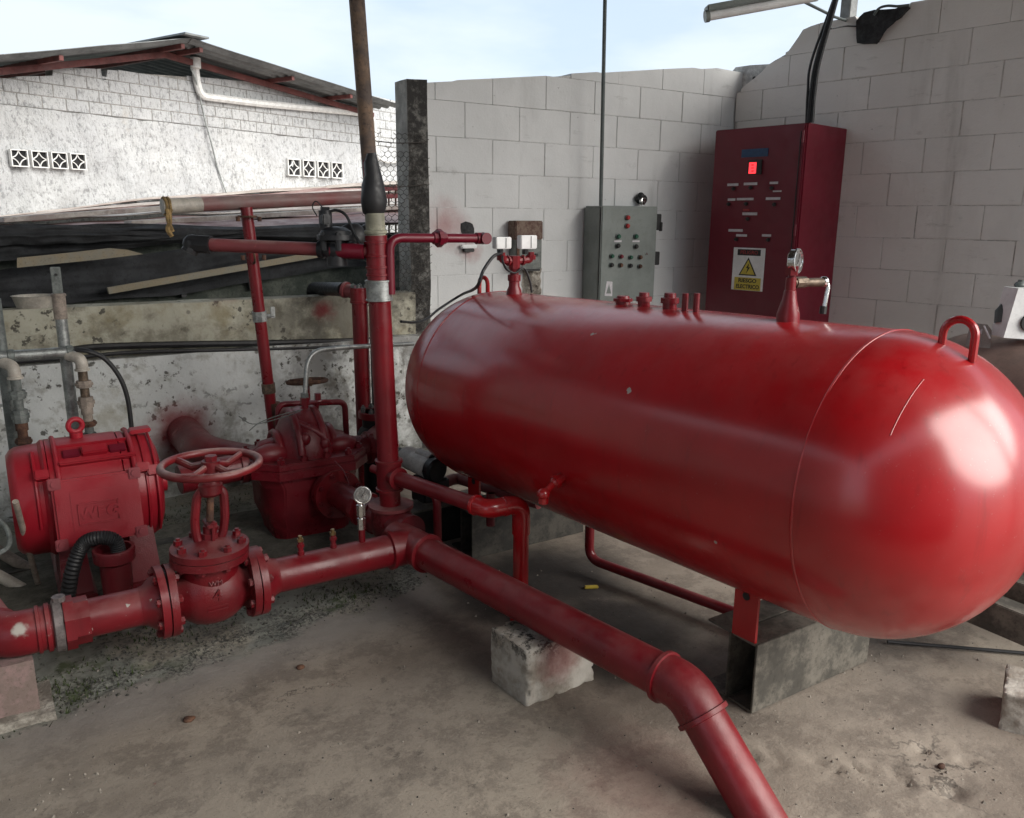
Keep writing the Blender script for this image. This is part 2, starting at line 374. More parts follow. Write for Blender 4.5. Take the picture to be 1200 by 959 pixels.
# ---- ground: one sheet, fine where one can see it
def ground_mat():
    q = NT('concrete_ground'); X, Y, Z = q.sep()
    big = q.noise(1.1, 6, .6); mid = q.noise(4.5, 7, .65); fine = q.noise(60, 6, .7); grit = q.noise(170, 3, .7)
    slab = q.mix(q.ramp(big, .35, .65), (.345, .30, .245), (.25, .215, .178))
    slab = q.mix(q.ramp(q.noise(5.5, 9, .75), .47, .58, 0, .55), slab, (.125, .102, .083))
    slab = q.mix(q.ramp(q.noise(11, 9, .8), .55, .64, 0, .4), slab, (.36, .32, .27))
    slab = q.mix(q.ramp(mid, .50, .72, 0, .55), slab, (.095, .080, .068))
    slab = q.mix(q.ramp(q.noise(.9, 5, .55, mapping=(1, 2.2, 1)), .46, .66, 0, .6), slab, (.165, .135, .108))
    slab = q.mix(q.ramp(q.noise(7, 7, .7), .60, .74, 0, .5), slab, (.24, .215, .18))
    slab = q.mix(q.ramp(grit, .56, .70, 0, .45), slab, (.33, .295, .25))
    slab = q.mix(q.ramp(q.noise(130, 5, .75), .57, .66, 0, .5), slab, (.085, .072, .06))
    slab = q.mix(q.math('MULTIPLY', q.ramp(q.noise(14, 8, .75), .58, .63), q.ramp(q.noise(1.9, 3), .5, .62, 0, .7)), slab, (.10, .085, .07))
    slab = q.mix(q.ramp(q.noise(33, 3, .5), .74, .76, 0, .5), slab, (.20, .05, .045))
    slab = q.mix(q.ramp(fine, .62, .72, 0, .45), slab, (.07, .06, .05))
    # reddish spray mist near the front pipe
    slab = q.mix(q.math('MULTIPLY', q.near((1.25, 1.35, 0), .02, .30, .25, 12), .22), slab, (.32, .10, .09))
    # dark stain under the tank, spread and deepened to paint in the shade
    stain_shade = q.math('MAXIMUM', q.near((1.66, 1.98, 0), .16, .42, .25, 5), q.near((1.50, 2.40, 0), .10, .34, .25, 6))
    stain_shade = q.math('MAXIMUM', stain_shade, q.math('MAXIMUM', q.near((2.45, 1.55, 0), .05, .45, .3, 4), q.near((1.75, 2.45, 0), .15, .45, .3, 4)))
    slab = q.mix(q.math('MULTIPLY', stain_shade, .93), slab, (.028, .024, .022))
    # the older rough strip along the pump side
    edge = q.math('SUBTRACT', Y, q.math('ADD', 2.40, q.math('MULTIPLY', X, .18)))
    edge = q.math('ADD', edge, q.math('MULTIPLY', q.math('SUBTRACT', q.noise(5, 6, .6), .5), .32))
    edge = q.math('SUBTRACT', edge, q.math('MULTIPLY', q.ramp(X, 1.25, 1.6), 1.5))
    old = q.mix(q.ramp(q.noise(3.2, 6, .6), .38, .62), (.30, .305, .265), (.20, .205, .175))
    old = q.mix(q.ramp(q.noise(2.1, 5), .48, .62, 0, .55), old, (.30, .245, .18))
    band = q.math('MULTIPLY', q.ramp(edge, -.03, .03), q.ramp(edge, .26, .10))
    old = q.mix(q.math('MULTIPLY', q.math('MULTIPLY', q.ramp(q.noise(85, 5, .8), .47, .54), q.ramp(q.noise(6, 6, .7), .40, .52)), q.math('MULTIPLY', band, .92)), old, (.035, .034, .03))
    old = q.mix(q.math('MULTIPLY', q.ramp(q.noise(110, 4, .7), .60, .66), q.math('MULTIPLY', band, .7)), old, (.44, .42, .38))
    speck = q.math('MULTIPLY', q.ramp(q.noise(75, 5, .75), .50, .60), q.ramp(q.noise(4.2, 5), .42, .55))
    old = q.mix(q.math('MULTIPLY', speck, .8), old, (.040, .040, .034))
    old = q.mix(q.math('MULTIPLY', q.ramp(q.noise(22, 6, .75), .52, .62), q.ramp(q.noise(2.6, 4), .45, .6, 0, .8)), old, (.06, .062, .05))
    old = q.mix(q.ramp(q.noise(95, 4, .7), .62, .70, 0, .45), old, (.30, .29, .26))
    moss = q.math('MULTIPLY', q.ramp(q.noise(8, 7, .7), .52, .64), q.math('MAXIMUM', q.near((.0, 2.62, 0), .05, .55, .3, 5), q.math('MAXIMUM', q.near((1.02, 2.72, 0), .05, .30, .2, 6), q.near((.55, 3.95, 0), .1, .45, .2, 5))))
    old = q.mix(q.math('MULTIPLY', moss, .85), old, (.055, .075, .022))
    slab = q.mix(q.math('MULTIPLY', q.ramp(edge, -.28, -.03), .5), slab, (.27, .255, .24))
    c = q.mix(q.ramp(edge, -.02, .05), slab, old)
    # a few cracks
    def hair(scale, at, r0, r1, wd):
        k = q.math('ABSOLUTE', q.math('SUBTRACT', q.noise(scale, 7, .62), .5))
        return q.math('MULTIPLY', q.ramp(k, .0, wd, 1, 0), q.near(at, r0, r1, .2, 4))
    cr = q.math('MAXIMUM', hair(1.7, (1.98, .95, 0), .05, .22, .012), hair(2.6, (.62, 2.25, 0), .05, .30, .006))
    c = q.mix(q.math('MULTIPLY', cr, .75), c, (.045, .038, .032))
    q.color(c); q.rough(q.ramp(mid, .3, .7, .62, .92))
    b = q.bump(q.noise(35, 7, .7), .5, .006); b = q.bump(grit, .35, .0025, b); q.bump(q.noise(6, 5), .3, .02, b)
    return q.m
def axis(lo, hi, step, far):
    a = []; k = lo
    while k < hi: a.append(k); k += step
    a.append(hi); pre = []; s_, x = step * 2, lo
    while x > -far: x -= s_; s_ *= 1.6; pre.append(x)
    post = []; s_, x = step * 2, hi
    while x < far: x += s_; s_ *= 1.6; post.append(x)
    return pre[::-1] + a + post
xs, ys = axis(-.5, 2.9, .016, 90), axis(.62, 3.4, .016, 90)
g = MB()
def gz(x, y):
    r = y - (2.40 + .18 * x) + noise.noise(V((x * 3, y * 3, 0))) * .08
    rough = max(0, min(1, r / .06)) if x < 1.4 else 0
    z = noise.noise(V((x * 2, y * 2, 3))) * .004
    z += rough * (abs(noise.noise(V((x * 14, y * 14, 1)))) * .016 + noise.noise(V((x * 5, y * 5, 9))) * .008 - .004)
    for hx, hy, hr, hd in ((1.78, 1.05, .035, .03), (1.70, 1.14, .05, .022), (1.63, 1.19, .04, .02), (1.57, 1.26, .05, .022), (2.0, 1.02, .040, .034), (1.84, .97, .05, .034), (2.06, .94, .03, .03), (1.90, .90, .045, .03), (1.66, 1.23, .03, .02), (1.74, 1.09, .03, .03)):
        d2 = ((x - hx) ** 2 + (y - hy) ** 2) / hr ** 2
        if d2 < 6: z -= .6 * hd * math.exp(-d2) * max(0, min(1, .2 + 2.2 * (noise.noise(V((x * 22, y * 22, 5))) + .5 * noise.noise(V((x * 55, y * 55, 8))))))
    return z if abs(x) < 20 and abs(y) < 20 else 0
rows = [[g.bm.verts.new((x, y, gz(x, y))) for y in ys] for x in xs]
for i in range(len(xs) - 1):
    for j in range(len(ys) - 1): g.bm.faces.new((rows[i][j], rows[i + 1][j], rows[i + 1][j + 1], rows[i][j + 1]))
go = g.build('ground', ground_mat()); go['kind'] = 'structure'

# loose grit and moss: nobody could count them
def flake(mb, x, y, r):
    z = gz(x, y); k = random.uniform(0, 6.28)
    a = [mb.bm.verts.new((x + r * random.uniform(.6, 1.2) * math.cos(k + i * 1.57), y + r * random.uniform(.6, 1.2) * math.sin(k + i * 1.57), z - .001)) for i in range(4)]
    t = mb.bm.verts.new((x + random.uniform(-.3, .3) * r, y + random.uniform(-.3, .3) * r, z + r * random.uniform(.5, 1.1)))
    for i in range(4): mb.bm.faces.new((a[i], a[(i + 1) % 4], t))
gr = MB()
for i in range(700):
    x = random.uniform(-.5, 1.35); y = 2.40 + .18 * x + abs(random.gauss(.10, .22))
    if y < 4.1: flake(gr, x, y, random.uniform(.003, .009))
for i in range(260): flake(gr, random.uniform(.2, 3), random.uniform(.7, 2.4), random.uniform(.002, .005))
o = gr.build('loose_grit', simple('grit', (.16, .15, .13), .95, 0, .6, 60, 0, c2=(.035, .034, .03)), smooth=0); o['kind'] = 'stuff'; tag(o, 'loose crumbs of grit strewn on the rough ground beneath the pipes', 'grit')
ms = MB()
for cx, cy, sx, n_ in ((-.02, 2.55, .13, 500), (1.0, 2.72, .12, 260), (.35, 2.75, .12, 200), (.6, 3.95, .2, 300)):
    for i in range(n_):
        x, y = random.gauss(cx, sx), random.gauss(cy, sx * .5); z = gz(x, y); h = random.uniform(.006, .02); a = random.uniform(0, 6.28); k = random.uniform(.3, .9)
        b0 = V((x, y, z - .002)); sd_ = V((math.cos(a), math.sin(a), 0)) * .003
        ms.bm.faces.new([ms.bm.verts.new(p) for p in (b0 - sd_, b0 + sd_, b0 + V((-math.sin(a), math.cos(a), 0)) * h * k + VZ * h)])
o = ms.build('moss', simple('moss_green', (.05, .075, .018), .9, 0, .5, 30, 0), smooth=0); o['kind'] = 'stuff'; tag(o, 'low green moss growing on the damp rough ground', 'moss')

cl_ = MB()
for i in range(420):
    flake(cl_, random.uniform(-.1, 2.9), random.uniform(.65, 2.7), random.choice((.002, .003, .003, .004, .007)))
for cx, cy in ((1.70, 1.36), (.0, 2.0), (.06, 2.1), (2.2, 1.38), (1.4, 1.1), (1.75, 1.05), (1.95, .95)):
    for i in range(30): flake(cl_, random.gauss(cx, .07), random.gauss(cy, .05), random.uniform(.002, .006))
o = cl_.build('floor_crumbs', simple('crumbs', (.36, .33, .28), .95, 0, .5, 60, 0, c2=(.12, .10, .085)), smooth=0); o['kind'] = 'stuff'; tag(o, 'scattered crumbs of broken concrete on the smooth floor', 'crumbs')

# ---- block walls
def block_wall(root, o, d, n, u0, u1, zoff, top, mat, mortar, L_=.385, h=.2, th=.14, phase=0.0, gap=.003, zmin=0.0, skip=None):
    """o: a point of the face line, d: along the wall, n: towards the viewer; top: [(u, z)...] outline of the wall's head"""
    def topz(u):
        for (a, za), (b, zb) in zip(top, top[1:]):
            if a <= u <= b: return za + (zb - za) * (u - a) / (b - a)
        return top[0][1] if u < top[0][0] else top[-1][1]
    full = MB().box((0, 0, 0), (L_ - gap, th, h - gap), bev=.003); fme, _ = full.mesh('block', mat, 60)
    rot = (0, 0, math.atan2(d.y, d.x))
    zmax = max(z for _, z in top); k = 0; z0 = zoff
    while z0 > zmin: z0 -= h
    while z0 < zmax:
        z1 = z0 + h; row = round((z0 - zoff) / h); u = u0 - L_ + ((phase + (row % 2) * .5) % 1) * L_
        while u < u1:
            a, b = max(u, u0) + gap / 2, min(u + L_, u1) - gap / 2
            if b - a > .03:
                lo, hi = max(z0, zmin) + gap / 2, z1 - gap / 2
                tu = [a] + [t for t, _ in top if a < t < b] + [b]
                tz = [min(hi, topz(t)) for t in tu]
                proud = random.uniform(-.0015, .0025)
                if min(tz) >= hi - .012 and b - a > L_ - gap - .002 and lo < z0 + gap:
                    c = o + d * ((a + b) / 2) + VZ * ((lo + hi) / 2) - n * (th / 2 - proud)
                    ob = link('block', fme, c, root, rot=(random.uniform(-.004, .004), 0, rot[2] + random.uniform(-.004, .004)))
                elif max(tz) > lo + .05:
                    cut = lo + .022; tops = []
                    for i in range(len(tu)):
                        if tz[i] >= cut: tops.append((tu[i], tz[i]))
                        if i + 1 < len(tu) and (tz[i] < cut) != (tz[i + 1] < cut):
                            tops.append((tu[i] + (tu[i + 1] - tu[i]) * (cut - tz[i]) / (tz[i + 1] - tz[i]), cut))
                    if len(tops) < 2 or tops[-1][0] - tops[0][0] < .03: u += L_; continue
                    pl = [(tops[0][0], lo), (tops[-1][0], lo)] + tops[::-1]
                    # drop collinear duplicates
                    q_ = MB(); q_.prism([o + d * x + VZ * z - n * (th - proud) for x, z in pl], n * th)
                    q_.build('block', mat, root, smooth=60)
            u += L_
        z0 += h
    mp_ = [(u0, zmin)] + [(u1, zmin)] + [(u, z - .012) for u, z in top[::-1]]
    m_ = MB(); m_.prism([o + d * u + VZ * z - n * (th - .004) for u, z in mp_], n * (th - .0085)); m_.build('mortar', mortar, root, smooth=0)

GREY = blockpaint('grey_block_paint', (.70, .71, .705), (.62, .63, .625), (.22, .22, .205), spray=((tuple(P(522, 262, Y=YB)), .0, .20, .6), (tuple(P(552, 292, Y=YB)), .0, .10, .55)))
CREAM = blockpaint('cream_block_paint', (.76, .735, .70), (.69, .665, .63), (.25, .23, .20))
mort = simple('painted_mortar', (.66, .66, .65), .9, 0, .4, 20, .4, 60)
mortw = simple('painted_mortar_warm', (.68, .655, .62), .9, 0, .4, 20, .4, 60)
bw = thing('back_wall', 'pale grey painted block wall carrying the grey control box, its head sloping upwards', 'wall', (3.4, YB, 0))
tp = [(P(x, y, Y=YB).x, P(x, y, Y=YB).z) for x, y in ((499, 97), (530, 95.5), (536, 94), (580, 92), (640, 88), (700, 84.5), (704, 85.5), (770, 81.5), (812, 79.5), (822, 81), (840, 80), (852, 83))]
tp[-1] = (4.86, tp[-1][1])
block_wall(bw, V((0, YB, 0)), VX, -VY, tp[0][0], 4.86, .055, tp, GREY, mort, phase=.15)
rw = thing('right_wall', 'tall cream painted block wall on the right, its head broken down towards the corner', 'wall', tuple(CORNER + RD * 2))
def ru(x, y):
    p = P(x, y, pl=RW); return ((p - CORNER).dot(RD), p.z)
rt = [ru(*k) for k in ((863, 107), (869, 104), (876, 98), (884, 92), (893, 84), (899, 77), (908, 71), (916, 64), (924, 60), (929, 53), (936, 43), (941, 35), (950, 31), (962, 27), (985, 22.5), (1002, 19), (1006, 26), (1034, 22), (1040, 14), (1062, 9), (1068, 3), (1092, -1), (1130, -6), (1200, -16))]
rt[0] = (.012, rt[0][1]); rt += [(4.2, rt[-1][1] + .02)]
block_wall(rw, CORNER, RD, RN, .012, 4.0, .09, rt, CREAM, mortw, phase=.55)

# ---- concrete column that ends the back wall
cxr, cxl = tp[0][0] - .006, P(481, 300, Y=YB - .03).x
col = thing('concrete_column', 'rough concrete column with a dark weathered face at the end of the grey wall', 'column', ((cxl + cxr) / 2, YB + .05, 0))
ctop = P(487, 97, Y=YB).z + .015
k = MB(); k.prism([(cxl, YB - .03, 0), (cxr, YB - .03, 0), (cxr, YB + .13, 0), (cxl, YB + .13, 0)], (0, 0, ctop)); bmesh.ops.subdivide_edges(k.bm, edges=k.bm.edges[:], cuts=14, use_grid_fill=True); k.warp(.008, 6)
def colmat():
    q = NT('column_concrete'); X, Y, Z = q.sep()
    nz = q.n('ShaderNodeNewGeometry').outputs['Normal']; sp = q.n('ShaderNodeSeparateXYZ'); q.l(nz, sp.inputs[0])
    a = q.mix(q.ramp(q.noise(11, 6, .7), .40, .62), (.52, .50, .46), (.34, .33, .30))  # paler end face: the light falling on it is put into the colour
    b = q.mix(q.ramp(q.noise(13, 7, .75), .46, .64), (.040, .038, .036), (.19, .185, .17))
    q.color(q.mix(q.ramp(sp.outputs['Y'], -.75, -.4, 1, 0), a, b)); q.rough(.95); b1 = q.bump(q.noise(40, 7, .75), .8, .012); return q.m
k.build('shaft', colmat(), col)

# ---- low stained wall with a ledge
def lowmat(name, light, mossy):
    q = NT(name); X, Y, Z = q.sep()
    c = q.mix(q.ramp(q.noise(2.5, 6), .35, .65), light, tuple(x * .80 for x in light))
    c = q.mix(q.ramp(q.noise(9, 8, .7), .50 - .06 * mossy, .66, 0, .55 + .25 * mossy), c, (.17, .155, .115))
    c = q.mix(q.ramp(q.noise(3.5, 6, .7), .53 - .05 * mossy, .70, 0, .5 + .3 * mossy), c, (.24, .205, .12))
    c = q.mix(q.math('MULTIPLY', q.ramp(q.noise(26, 5, .6), .57, .64, 0, .9), q.ramp(q.noise(2.2, 3), .42, .55)), c, (.06, .056, .045))
    c = q.mix(q.math('MULTIPLY', q.ramp(q.voro(13), .12, .20, 1, 0), q.math('MULTIPLY', q.ramp(X, .55, .95), q.ramp(q.noise(4, 3), .45, .55, 0, .8))), c, (.075, .07, .058))
    c = q.mix(q.ramp(q.noise(5, 6, .65, mapping=(1.5, 1, .35)), .58, .72, 0, .6), c, (.11, .10, .075))
    damp = q.math('MULTIPLY', q.ramp(Z, .0, .30, 1, 0), q.ramp(q.noise(6, 6, .7), .35, .6)); c = q.mix(q.math('MULTIPLY', damp, .8), c, (.05, .05, .035))
    damp2 = q.math('MULTIPLY', q.ramp(X, .95, 1.5), q.ramp(q.noise(5, 6, .7), .38, .55)); c = q.mix(q.math('MULTIPLY', damp2, .6), c, (.07, .06, .05))
    for p, a, b, s_ in ((tuple(P(214, 508, Y=YL)), .07, .22, .92), (tuple(P(380, 364, Y=YL + .05)), .02, .085, .85), (tuple(P(262, 343, Y=YL + .05)), .01, .10, .35)):
        c = q.mix(q.math('MULTIPLY', q.near(p, a, b, .14, 11), s_), c, (.17, .015, .02))
    q.color(c); q.rough(.9); b1 = q.bump(q.noise(50, 7, .7), .45, .006); q.bump(q.noise(7, 5), .35, .03, b1); return q.m
lw = thing('low_wall', 'low stained whitewashed wall with a red spray patch, behind the motor and pump', 'wall', (.6, YL, 0))
zt, zl = P(300, 351, Y=YL + .06).z, P(300, 408, Y=YL).z
xe = P(470, 400, Y=YL).x + .12
def slab(name, mat, x0, x1, y0, y1, z0, z1, amp=.006, n=30):
    b = MB(); b.box(((x0 + x1) / 2, (y0 + y1) / 2, (z0 + z1) / 2), (x1 - x0, y1 - y0, z1 - z0)); bmesh.ops.subdivide_edges(b.bm, edges=b.bm.edges[:], cuts=n, use_grid_fill=True); b.warp(amp, 5); return b.build(name, mat, lw)
slab('wall_base', lowmat('whitewash_stained', (.66, .68, .67), 0), -3.2, xe, YL, YL + .2, -.05, zl)
slab('upper_course', lowmat('whitewash_mossy', (.46, .445, .36), 1), -3.2, xe, YL + .055, YL + .19, zl + .003, zt, .008)
for pts, r, name in (([P(-60, 423, Y=YL + .03), P(60, 414, Y=YL + .03), P(110, 407, Y=YL + .03), P(200, 404, Y=YL + .03), P(320, 402, Y=YL + .03), P(470, 398, Y=YL + .03)], .016, 'black water hose lying on the ledge of the stained wall, the thicker of two'),
                     ([P(-60, 430, Y=YL + .005), P(80, 420, Y=YL + .005), P(160, 413, Y=YL + .005), P(300, 409.5, Y=YL + .005), P(470, 404, Y=YL + .005)], .010, 'thin black hose running just below the thicker hose on the ledge')):
    o = MB().tube(curve(pts), r, 8).build('hose', M['rubber']); tag(o, name, 'hose')

# ---- far white building
VB = ray(1258, 240); VB.z = 0; VB.normalize(); NB = V((VB.y, -VB.x, 0))       # along its wall / towards the viewer
if NB.dot(CF) > 0: NB = -NB
B0 = P(54, 188, d=8.4); B0 = V((B0.x, B0.y, 0)); BP = (B0, NB)
def bw_(x, y, off=0):
    return P(x, y, pl=(B0 + NB * off, NB))
def bs(p): return (p - B0).dot(VB)
wb = thing('white_building', 'rough whitewashed building with a gabled metal roof and two rows of vent blocks', 'building', tuple(B0))
def plaster():
    q = NT('flaking_whitewash')
    c = q.mix(q.ramp(q.noise(1.2, 5), .35, .65), (.58, .59, .59), (.51, .52, .53))
    c = q.mix(q.ramp(q.noise(26, 6, .8, mapping=(1, 1, .6)), .52, .59, 0, .7), c, (.24, .245, .25))
    c = q.mix(q.ramp(q.noise(3, 6, .7), .60, .76, 0, .4), c, (.55, .50, .42))
    q.color(c); q.rough(.9); b = q.bump(q.noise(14, 7, .75, mapping=(1, 1, .45)), 1.0, .06); q.bump(q.noise(60, 5), .4, .008, b); return q.m
PL = plaster()
htop = [(bs(bw_(*k)), bw_(*k).z) for k in ((-90, 92), (61, 89), (62, 79), (117, 81), (118, 80.5), (119.5, 92), (124.5, 93), (126, 82), (200, 87.5), (240, 91), (330, 99.5), (400, 107), (440, 113), (470, 120))]
s_end = htop[-1][0]; s_0 = htop[0][0]
htop.append((s_end + 2.5, htop[-1][1] - .4))
zr = bw_(150, 139).z                                  # upper courses with visible joints down to here
# plastered field
def pf(u, v):
    s_ = s_0 + (s_end + 2.5 - s_0) * u; z = -.1 + (zr + .0 + .1) * v
    p = B0 + VB * s_ + VZ * z
    k = noise.fractal(V((s_ * 5, z * 2.6, 2)), .9, 2.1, 5)
    return p + NB * (k * .045)
f = MB().grid(pf, 230, 70); f.build('plastered_field', PL, wb, smooth=180)
class _W: pass
block_wall(wb, B0 - NB * .0, VB, NB, s_0, s_end + 2.3, zr + .005, htop, PL, simple('building_joint', (.32, .31, .29), .95, 0, .4, 20, .4), L_=.245, h=.125, th=.15, phase=.3, gap=.010, zmin=zr + .005)
for o in wb.children:
    if o.name.startswith('mortar'): o.name = 'wall_joint'
# vent blocks: frame with a diamond of curved bars, dark inside
def vent(c, s_):
    fr = MB(); R_ = s_ / 2
    for a, b in ((-1, 0), (1, 0), (0, -1), (0, 1)):
        fr.box(c + VB * (a * (R_ - s_ * .03)) + VZ * (b * (R_ - s_ * .03)) + NB * .03, (s_ * (.06 if a else .94), .05, s_ * (.06 if b else 1)), (VB, NB, VZ))
    for i, j in ((-1, -1), (-1, 1), (1, -1), (1, 1)):
        cc = c + VB * (i * R_) + VZ * (j * R_) + NB * .035
        a0 = math.atan2(-j, -i)
        pts = [cc + VB * (R_ * .98 * math.cos(a0 + t)) + VZ * (R_ * .98 * math.sin(a0 + t)) for t in [(-.78 + 1.56 * k_ / 8) for k_ in range(9)]]
        fr.tube(pts, s_ * .035, 6)
    o = fr.build('vent_block', M['pvcwhite'], wb)
    MB().box(c + NB * .021, (s_ * .93, .012, s_ * .93), (VB, NB, VZ)).build('vent_opening', M['darkvoid'], o, smooth=0)
for xa, xb, ya, yb in ((20.5, 89, 187, 188.5), (342, 392.5, 197.5, 199)):
    a, b = bw_(xa, ya), bw_(xb, yb)
    for i in range(4):
        c = a.lerp(b, i / 3); vent(V((c.x, c.y, a.z * .5 + b.z * .5)), (b - a).length / 3 * .84)
# base band along the foot of the wall seen above the tin roof
# gable roof: two slopes of corrugated sheet with an overhang
OV = .62
rp_ = bw_(225, 47, OV); rl = bw_(-160, 82, OV); rr_ = bw_(468, 124, OV)
def gable(a, b, s0=-4.5, n=6):
    """sheets from ridge a to eave b, corrugated along the slope, each 0.9 m wide"""
    sl = (b - a); 
    for i in range(n):
        t0 = -i * .95
        def fn(u, v, t0=t0):
            t = t0 - v * .95 
            wv = .022 * math.cos(v * 2 * math.pi * 6)
            sag = noise.noise(V((u * 3, t0, 1))) * .02
            return a + sl * u + NB * t + VZ * (wv + sag)
        MB().grid(fn, 6, 48, th=.006).build('roof_sheet', M['zinc'], wb, smooth=60)
gable(rp_, rl); gable(rp_, rr_)
# front rafters and purlin ends painted red
def beam(a, b, w_, h_, mat, name, parent, up=VZ):
    a, b = V(a), V(b); d = (b - a); L2 = d.length; d.normalize(); s_ = d.cross(up).normalized(); u_ = s_.cross(d)
    return MB().box((a + b) / 2, (L2, w_, h_), (d, s_, u_), bev=.003).build(name, mat, parent, smooth=30)
for a, b in ((rp_, rl), (rp_, rr_)):
    beam(a - NB * (OV - .10) - VZ * .10, b - NB * (OV - .10) - VZ * .10, .05, .065, M['beamred'], 'rafter', wb)
    for t in (.02, .46, .72) if b is rl else (.05, .44, .74):
        p = a + (b - a) * t - VZ * .050
        beam(p - NB * .08, p - NB * 4.5, .045, .05, M['beamred'], 'purlin', wb)
MB().box(rp_ + VZ * .035 - NB * 1.0, (.30, 2.2, .02), (VB, NB, VZ)).build('ridge_cap', M['zinc'], wb)
# loft darkness under the roof
# conduits on the wall
def bp(x, y, off=.05): return bw_(x, y, off)
pc = MB().tube(fillet([bp(228, 73), bp(231, 98), bp(236, 113), bp(300, 121), bp(415, 132), bp(437, 136), bp(440, 178)], .12), .045, 8).build('conduit', M['pvcwhite'], wb)
MB().tube(fillet([bp(440, 176, .06), bp(443, 186, .06), bp(455, 190, .06), bp(475, 188, .06)], .2), .03, 8).build('conduit', M['pvcwhite'], wb)
MB().tube(curve([bp(224, 80, .09), bp(231, 100, .07), bp(240, 140, .04), bp(247, 165, .05), bp(256, 200, .04), bp(268, 233, .06)]), .011, 6).build('cable', M['galv'], wb)
MB().cyl(bp(229, 68, .1), bp(229.5, 80, .1), .06, seg=12).build('vent_pipe', M['pvcwhite'], wb)

# ---- tin roofs and netting between the low wall and the white building
tr = thing('tin_roof', 'low roof of faded pink and pale tin sheets at the foot of the white building', 'roof', (1.0, 6.5, 0))
back = [bw_(-120, 268, .02), bw_(0, 257, .02), bw_(180, 236, .02), bw_(300, 226, .02), bw_(420, 218, .02), bw_(520, 212, .02)]
front = [P(x, y, Y=5.1) for x, y in ((-120, 272), (0, 270), (120, 270), (240, 270), (440, 262), (560, 258))]
def lerp_list(l, t):
    t *= len(l) - 1; i = min(int(t), len(l) - 2); return l[i].lerp(l[i + 1], t - i)
for j, (t0_, t1_, dz, mt_) in enumerate(((.0, .16, .03, 'tinpale'), (.13, .32, .012, 'tin'), (.33, .47, .03, 'tinpale'), (.45, .64, .005, 'tin'), (.66, .80, .025, 'tinpale'), (.79, 1.0, .0, 'tin'))):
    for i in range(4):
        def fn(u, v, i=i):
            s_ = (i + u * 1.02) / 4.1
            a_, b_ = lerp_list(back, s_), lerp_list(front, s_)
            p = a_.lerp(b_, t0_ + (t1_ - t0_) * v)
            return p + VZ * (dz + .004 * math.cos(v * 2 * math.pi * 5) + .02 * noise.noise(V((s_ * 9, j, 2))) + .008 * ((i * 3 + j) % 2))
        MB().grid(fn, 24, 30, th=.004).build('tin_sheet', M[mt_], tr, smooth=60)
# edge beams and pale flashing strips resting across the sheets
for k_, (a, b, mt_) in enumerate(((P(0, 258, Y=5.9), P(440, 226, Y=7.2), M['tinpale']), (P(150, 262, Y=5.5), P(470, 243, Y=6.2), M['tinpale']))):
    beam(a, b, .10, .03, mt_, 'flashing', tr)
# black netting: an upper band bunched along the roof edge, a lower sheet hanging behind the wall
net = thing('shade_net', 'black shade netting bunched along the tin roof edge and hanging behind the low wall', 'netting', (.6, 4.95, 0))
def drape(name, tops, bots, Y, seed, amp=.05, nu=90, nv=16, mat=None, par=None):
    A, B = [P(*k, Y=Y) for k in tops], [P(*k, Y=Y) for k in bots]
    def fn(u, v):
        p = lerp_list(A, u).lerp(lerp_list(B, u), v)
        f_ = noise.noise(V((u * 4, v * 5 + u * 2, seed))) * amp + noise.noise(V((u * 9, v * 16 + u * 5, seed + 3))) * amp * .55
        return p + V((0, f_ - math.sin(v * math.pi) * amp * .8, noise.noise(V((u * 6, v * 2, seed + 8))) * .012))
    MB().grid(fn, nu, nv).build(name, mat or M['cloth'], par or net, smooth=180)
drape('upper_band', ((-140, 268), (0, 265), (60, 263), (120, 262), (200, 263), (300, 266), (440, 260)), ((-140, 312), (0, 306), (60, 302), (120, 294), (200, 286), (300, 280), (440, 290)), 4.85, 1, .05)
drape('lower_sheet', ((-140, 322), (0, 316), (60, 308), (110, 304), (170, 298), (240, 288), (330, 284), (440, 282)), ((-140, 364), (0, 360), (60, 358), (120, 352), (200, 346), (300, 330), (380, 316), (440, 312)), 4.90, 4, .03)
drape('fold', ((-140, 266), (0, 264), (60, 264), (130, 268), (200, 275)), ((-140, 290), (0, 287), (60, 286), (130, 284), (200, 280)), 4.76, 7, .03, 60, 10)
# pale strip before the nets imitates the lit gap between them
o = MB().prism([P(x, y, Y=4.70) for x, y in ((20, 314), (20, 302.5), (75, 297), (128, 291), (150, 293), (168, 298), (110, 305), (60, 310))], (0, .012, 0)).build('lit_gap_strip', M['timber'], smooth=0); tag(o, 'pale board hung before the black nets to stand in for the lit gap between them', 'board')
a, b = P(126, 341, Y=4.80), P(432, 288, Y=4.80)
o = beam(a, b, .03, .035, M['timber'], 'timber_batten', None); tag(o, 'thin pale timber batten slanting under the black netting', 'batten')
# old parapet behind the low wall
op = thing('old_parapet', 'dark mossy concrete parapet standing behind the low wall under the batten', 'wall', (1.4, 4.95, 0))
b = MB(); b.box((1.0, 5.05, .62), (3.4, .14, 1.24)); bmesh.ops.subdivide_edges(b.bm, edges=b.bm.edges[:], cuts=20, use_grid_fill=True); b.warp(.01, 4)
b.build('parapet_body', simple('mossy_concrete', (.115, .125, .105), .95, 0, .5, 7, .7, 30, c2=(.05, .06, .05), dist=.01), op)
for x, y in ((212, 338), (292, 330)):
    c = P(x, y, Y=4.965); beam(c + V((-.01, 0, .09)), c + V((.01, -.01, -.05)), .03, .05, M['black'], 'strap', op, up=VY)
# basin on the wall
c = P(40, 355, Y=YL + .13); ps = [(0, .0), (.0, .072), (.050, .086), (.056, .092), (.056, .084), (.012, .064), (.012, 0)]
o = MB().lathe((c.x, c.y, zt + .002), VZ, ps, 28).build('white_basin', M['pvc']); tag(o, 'shallow off-white plastic basin sitting on the low wall at the far left', 'basin')
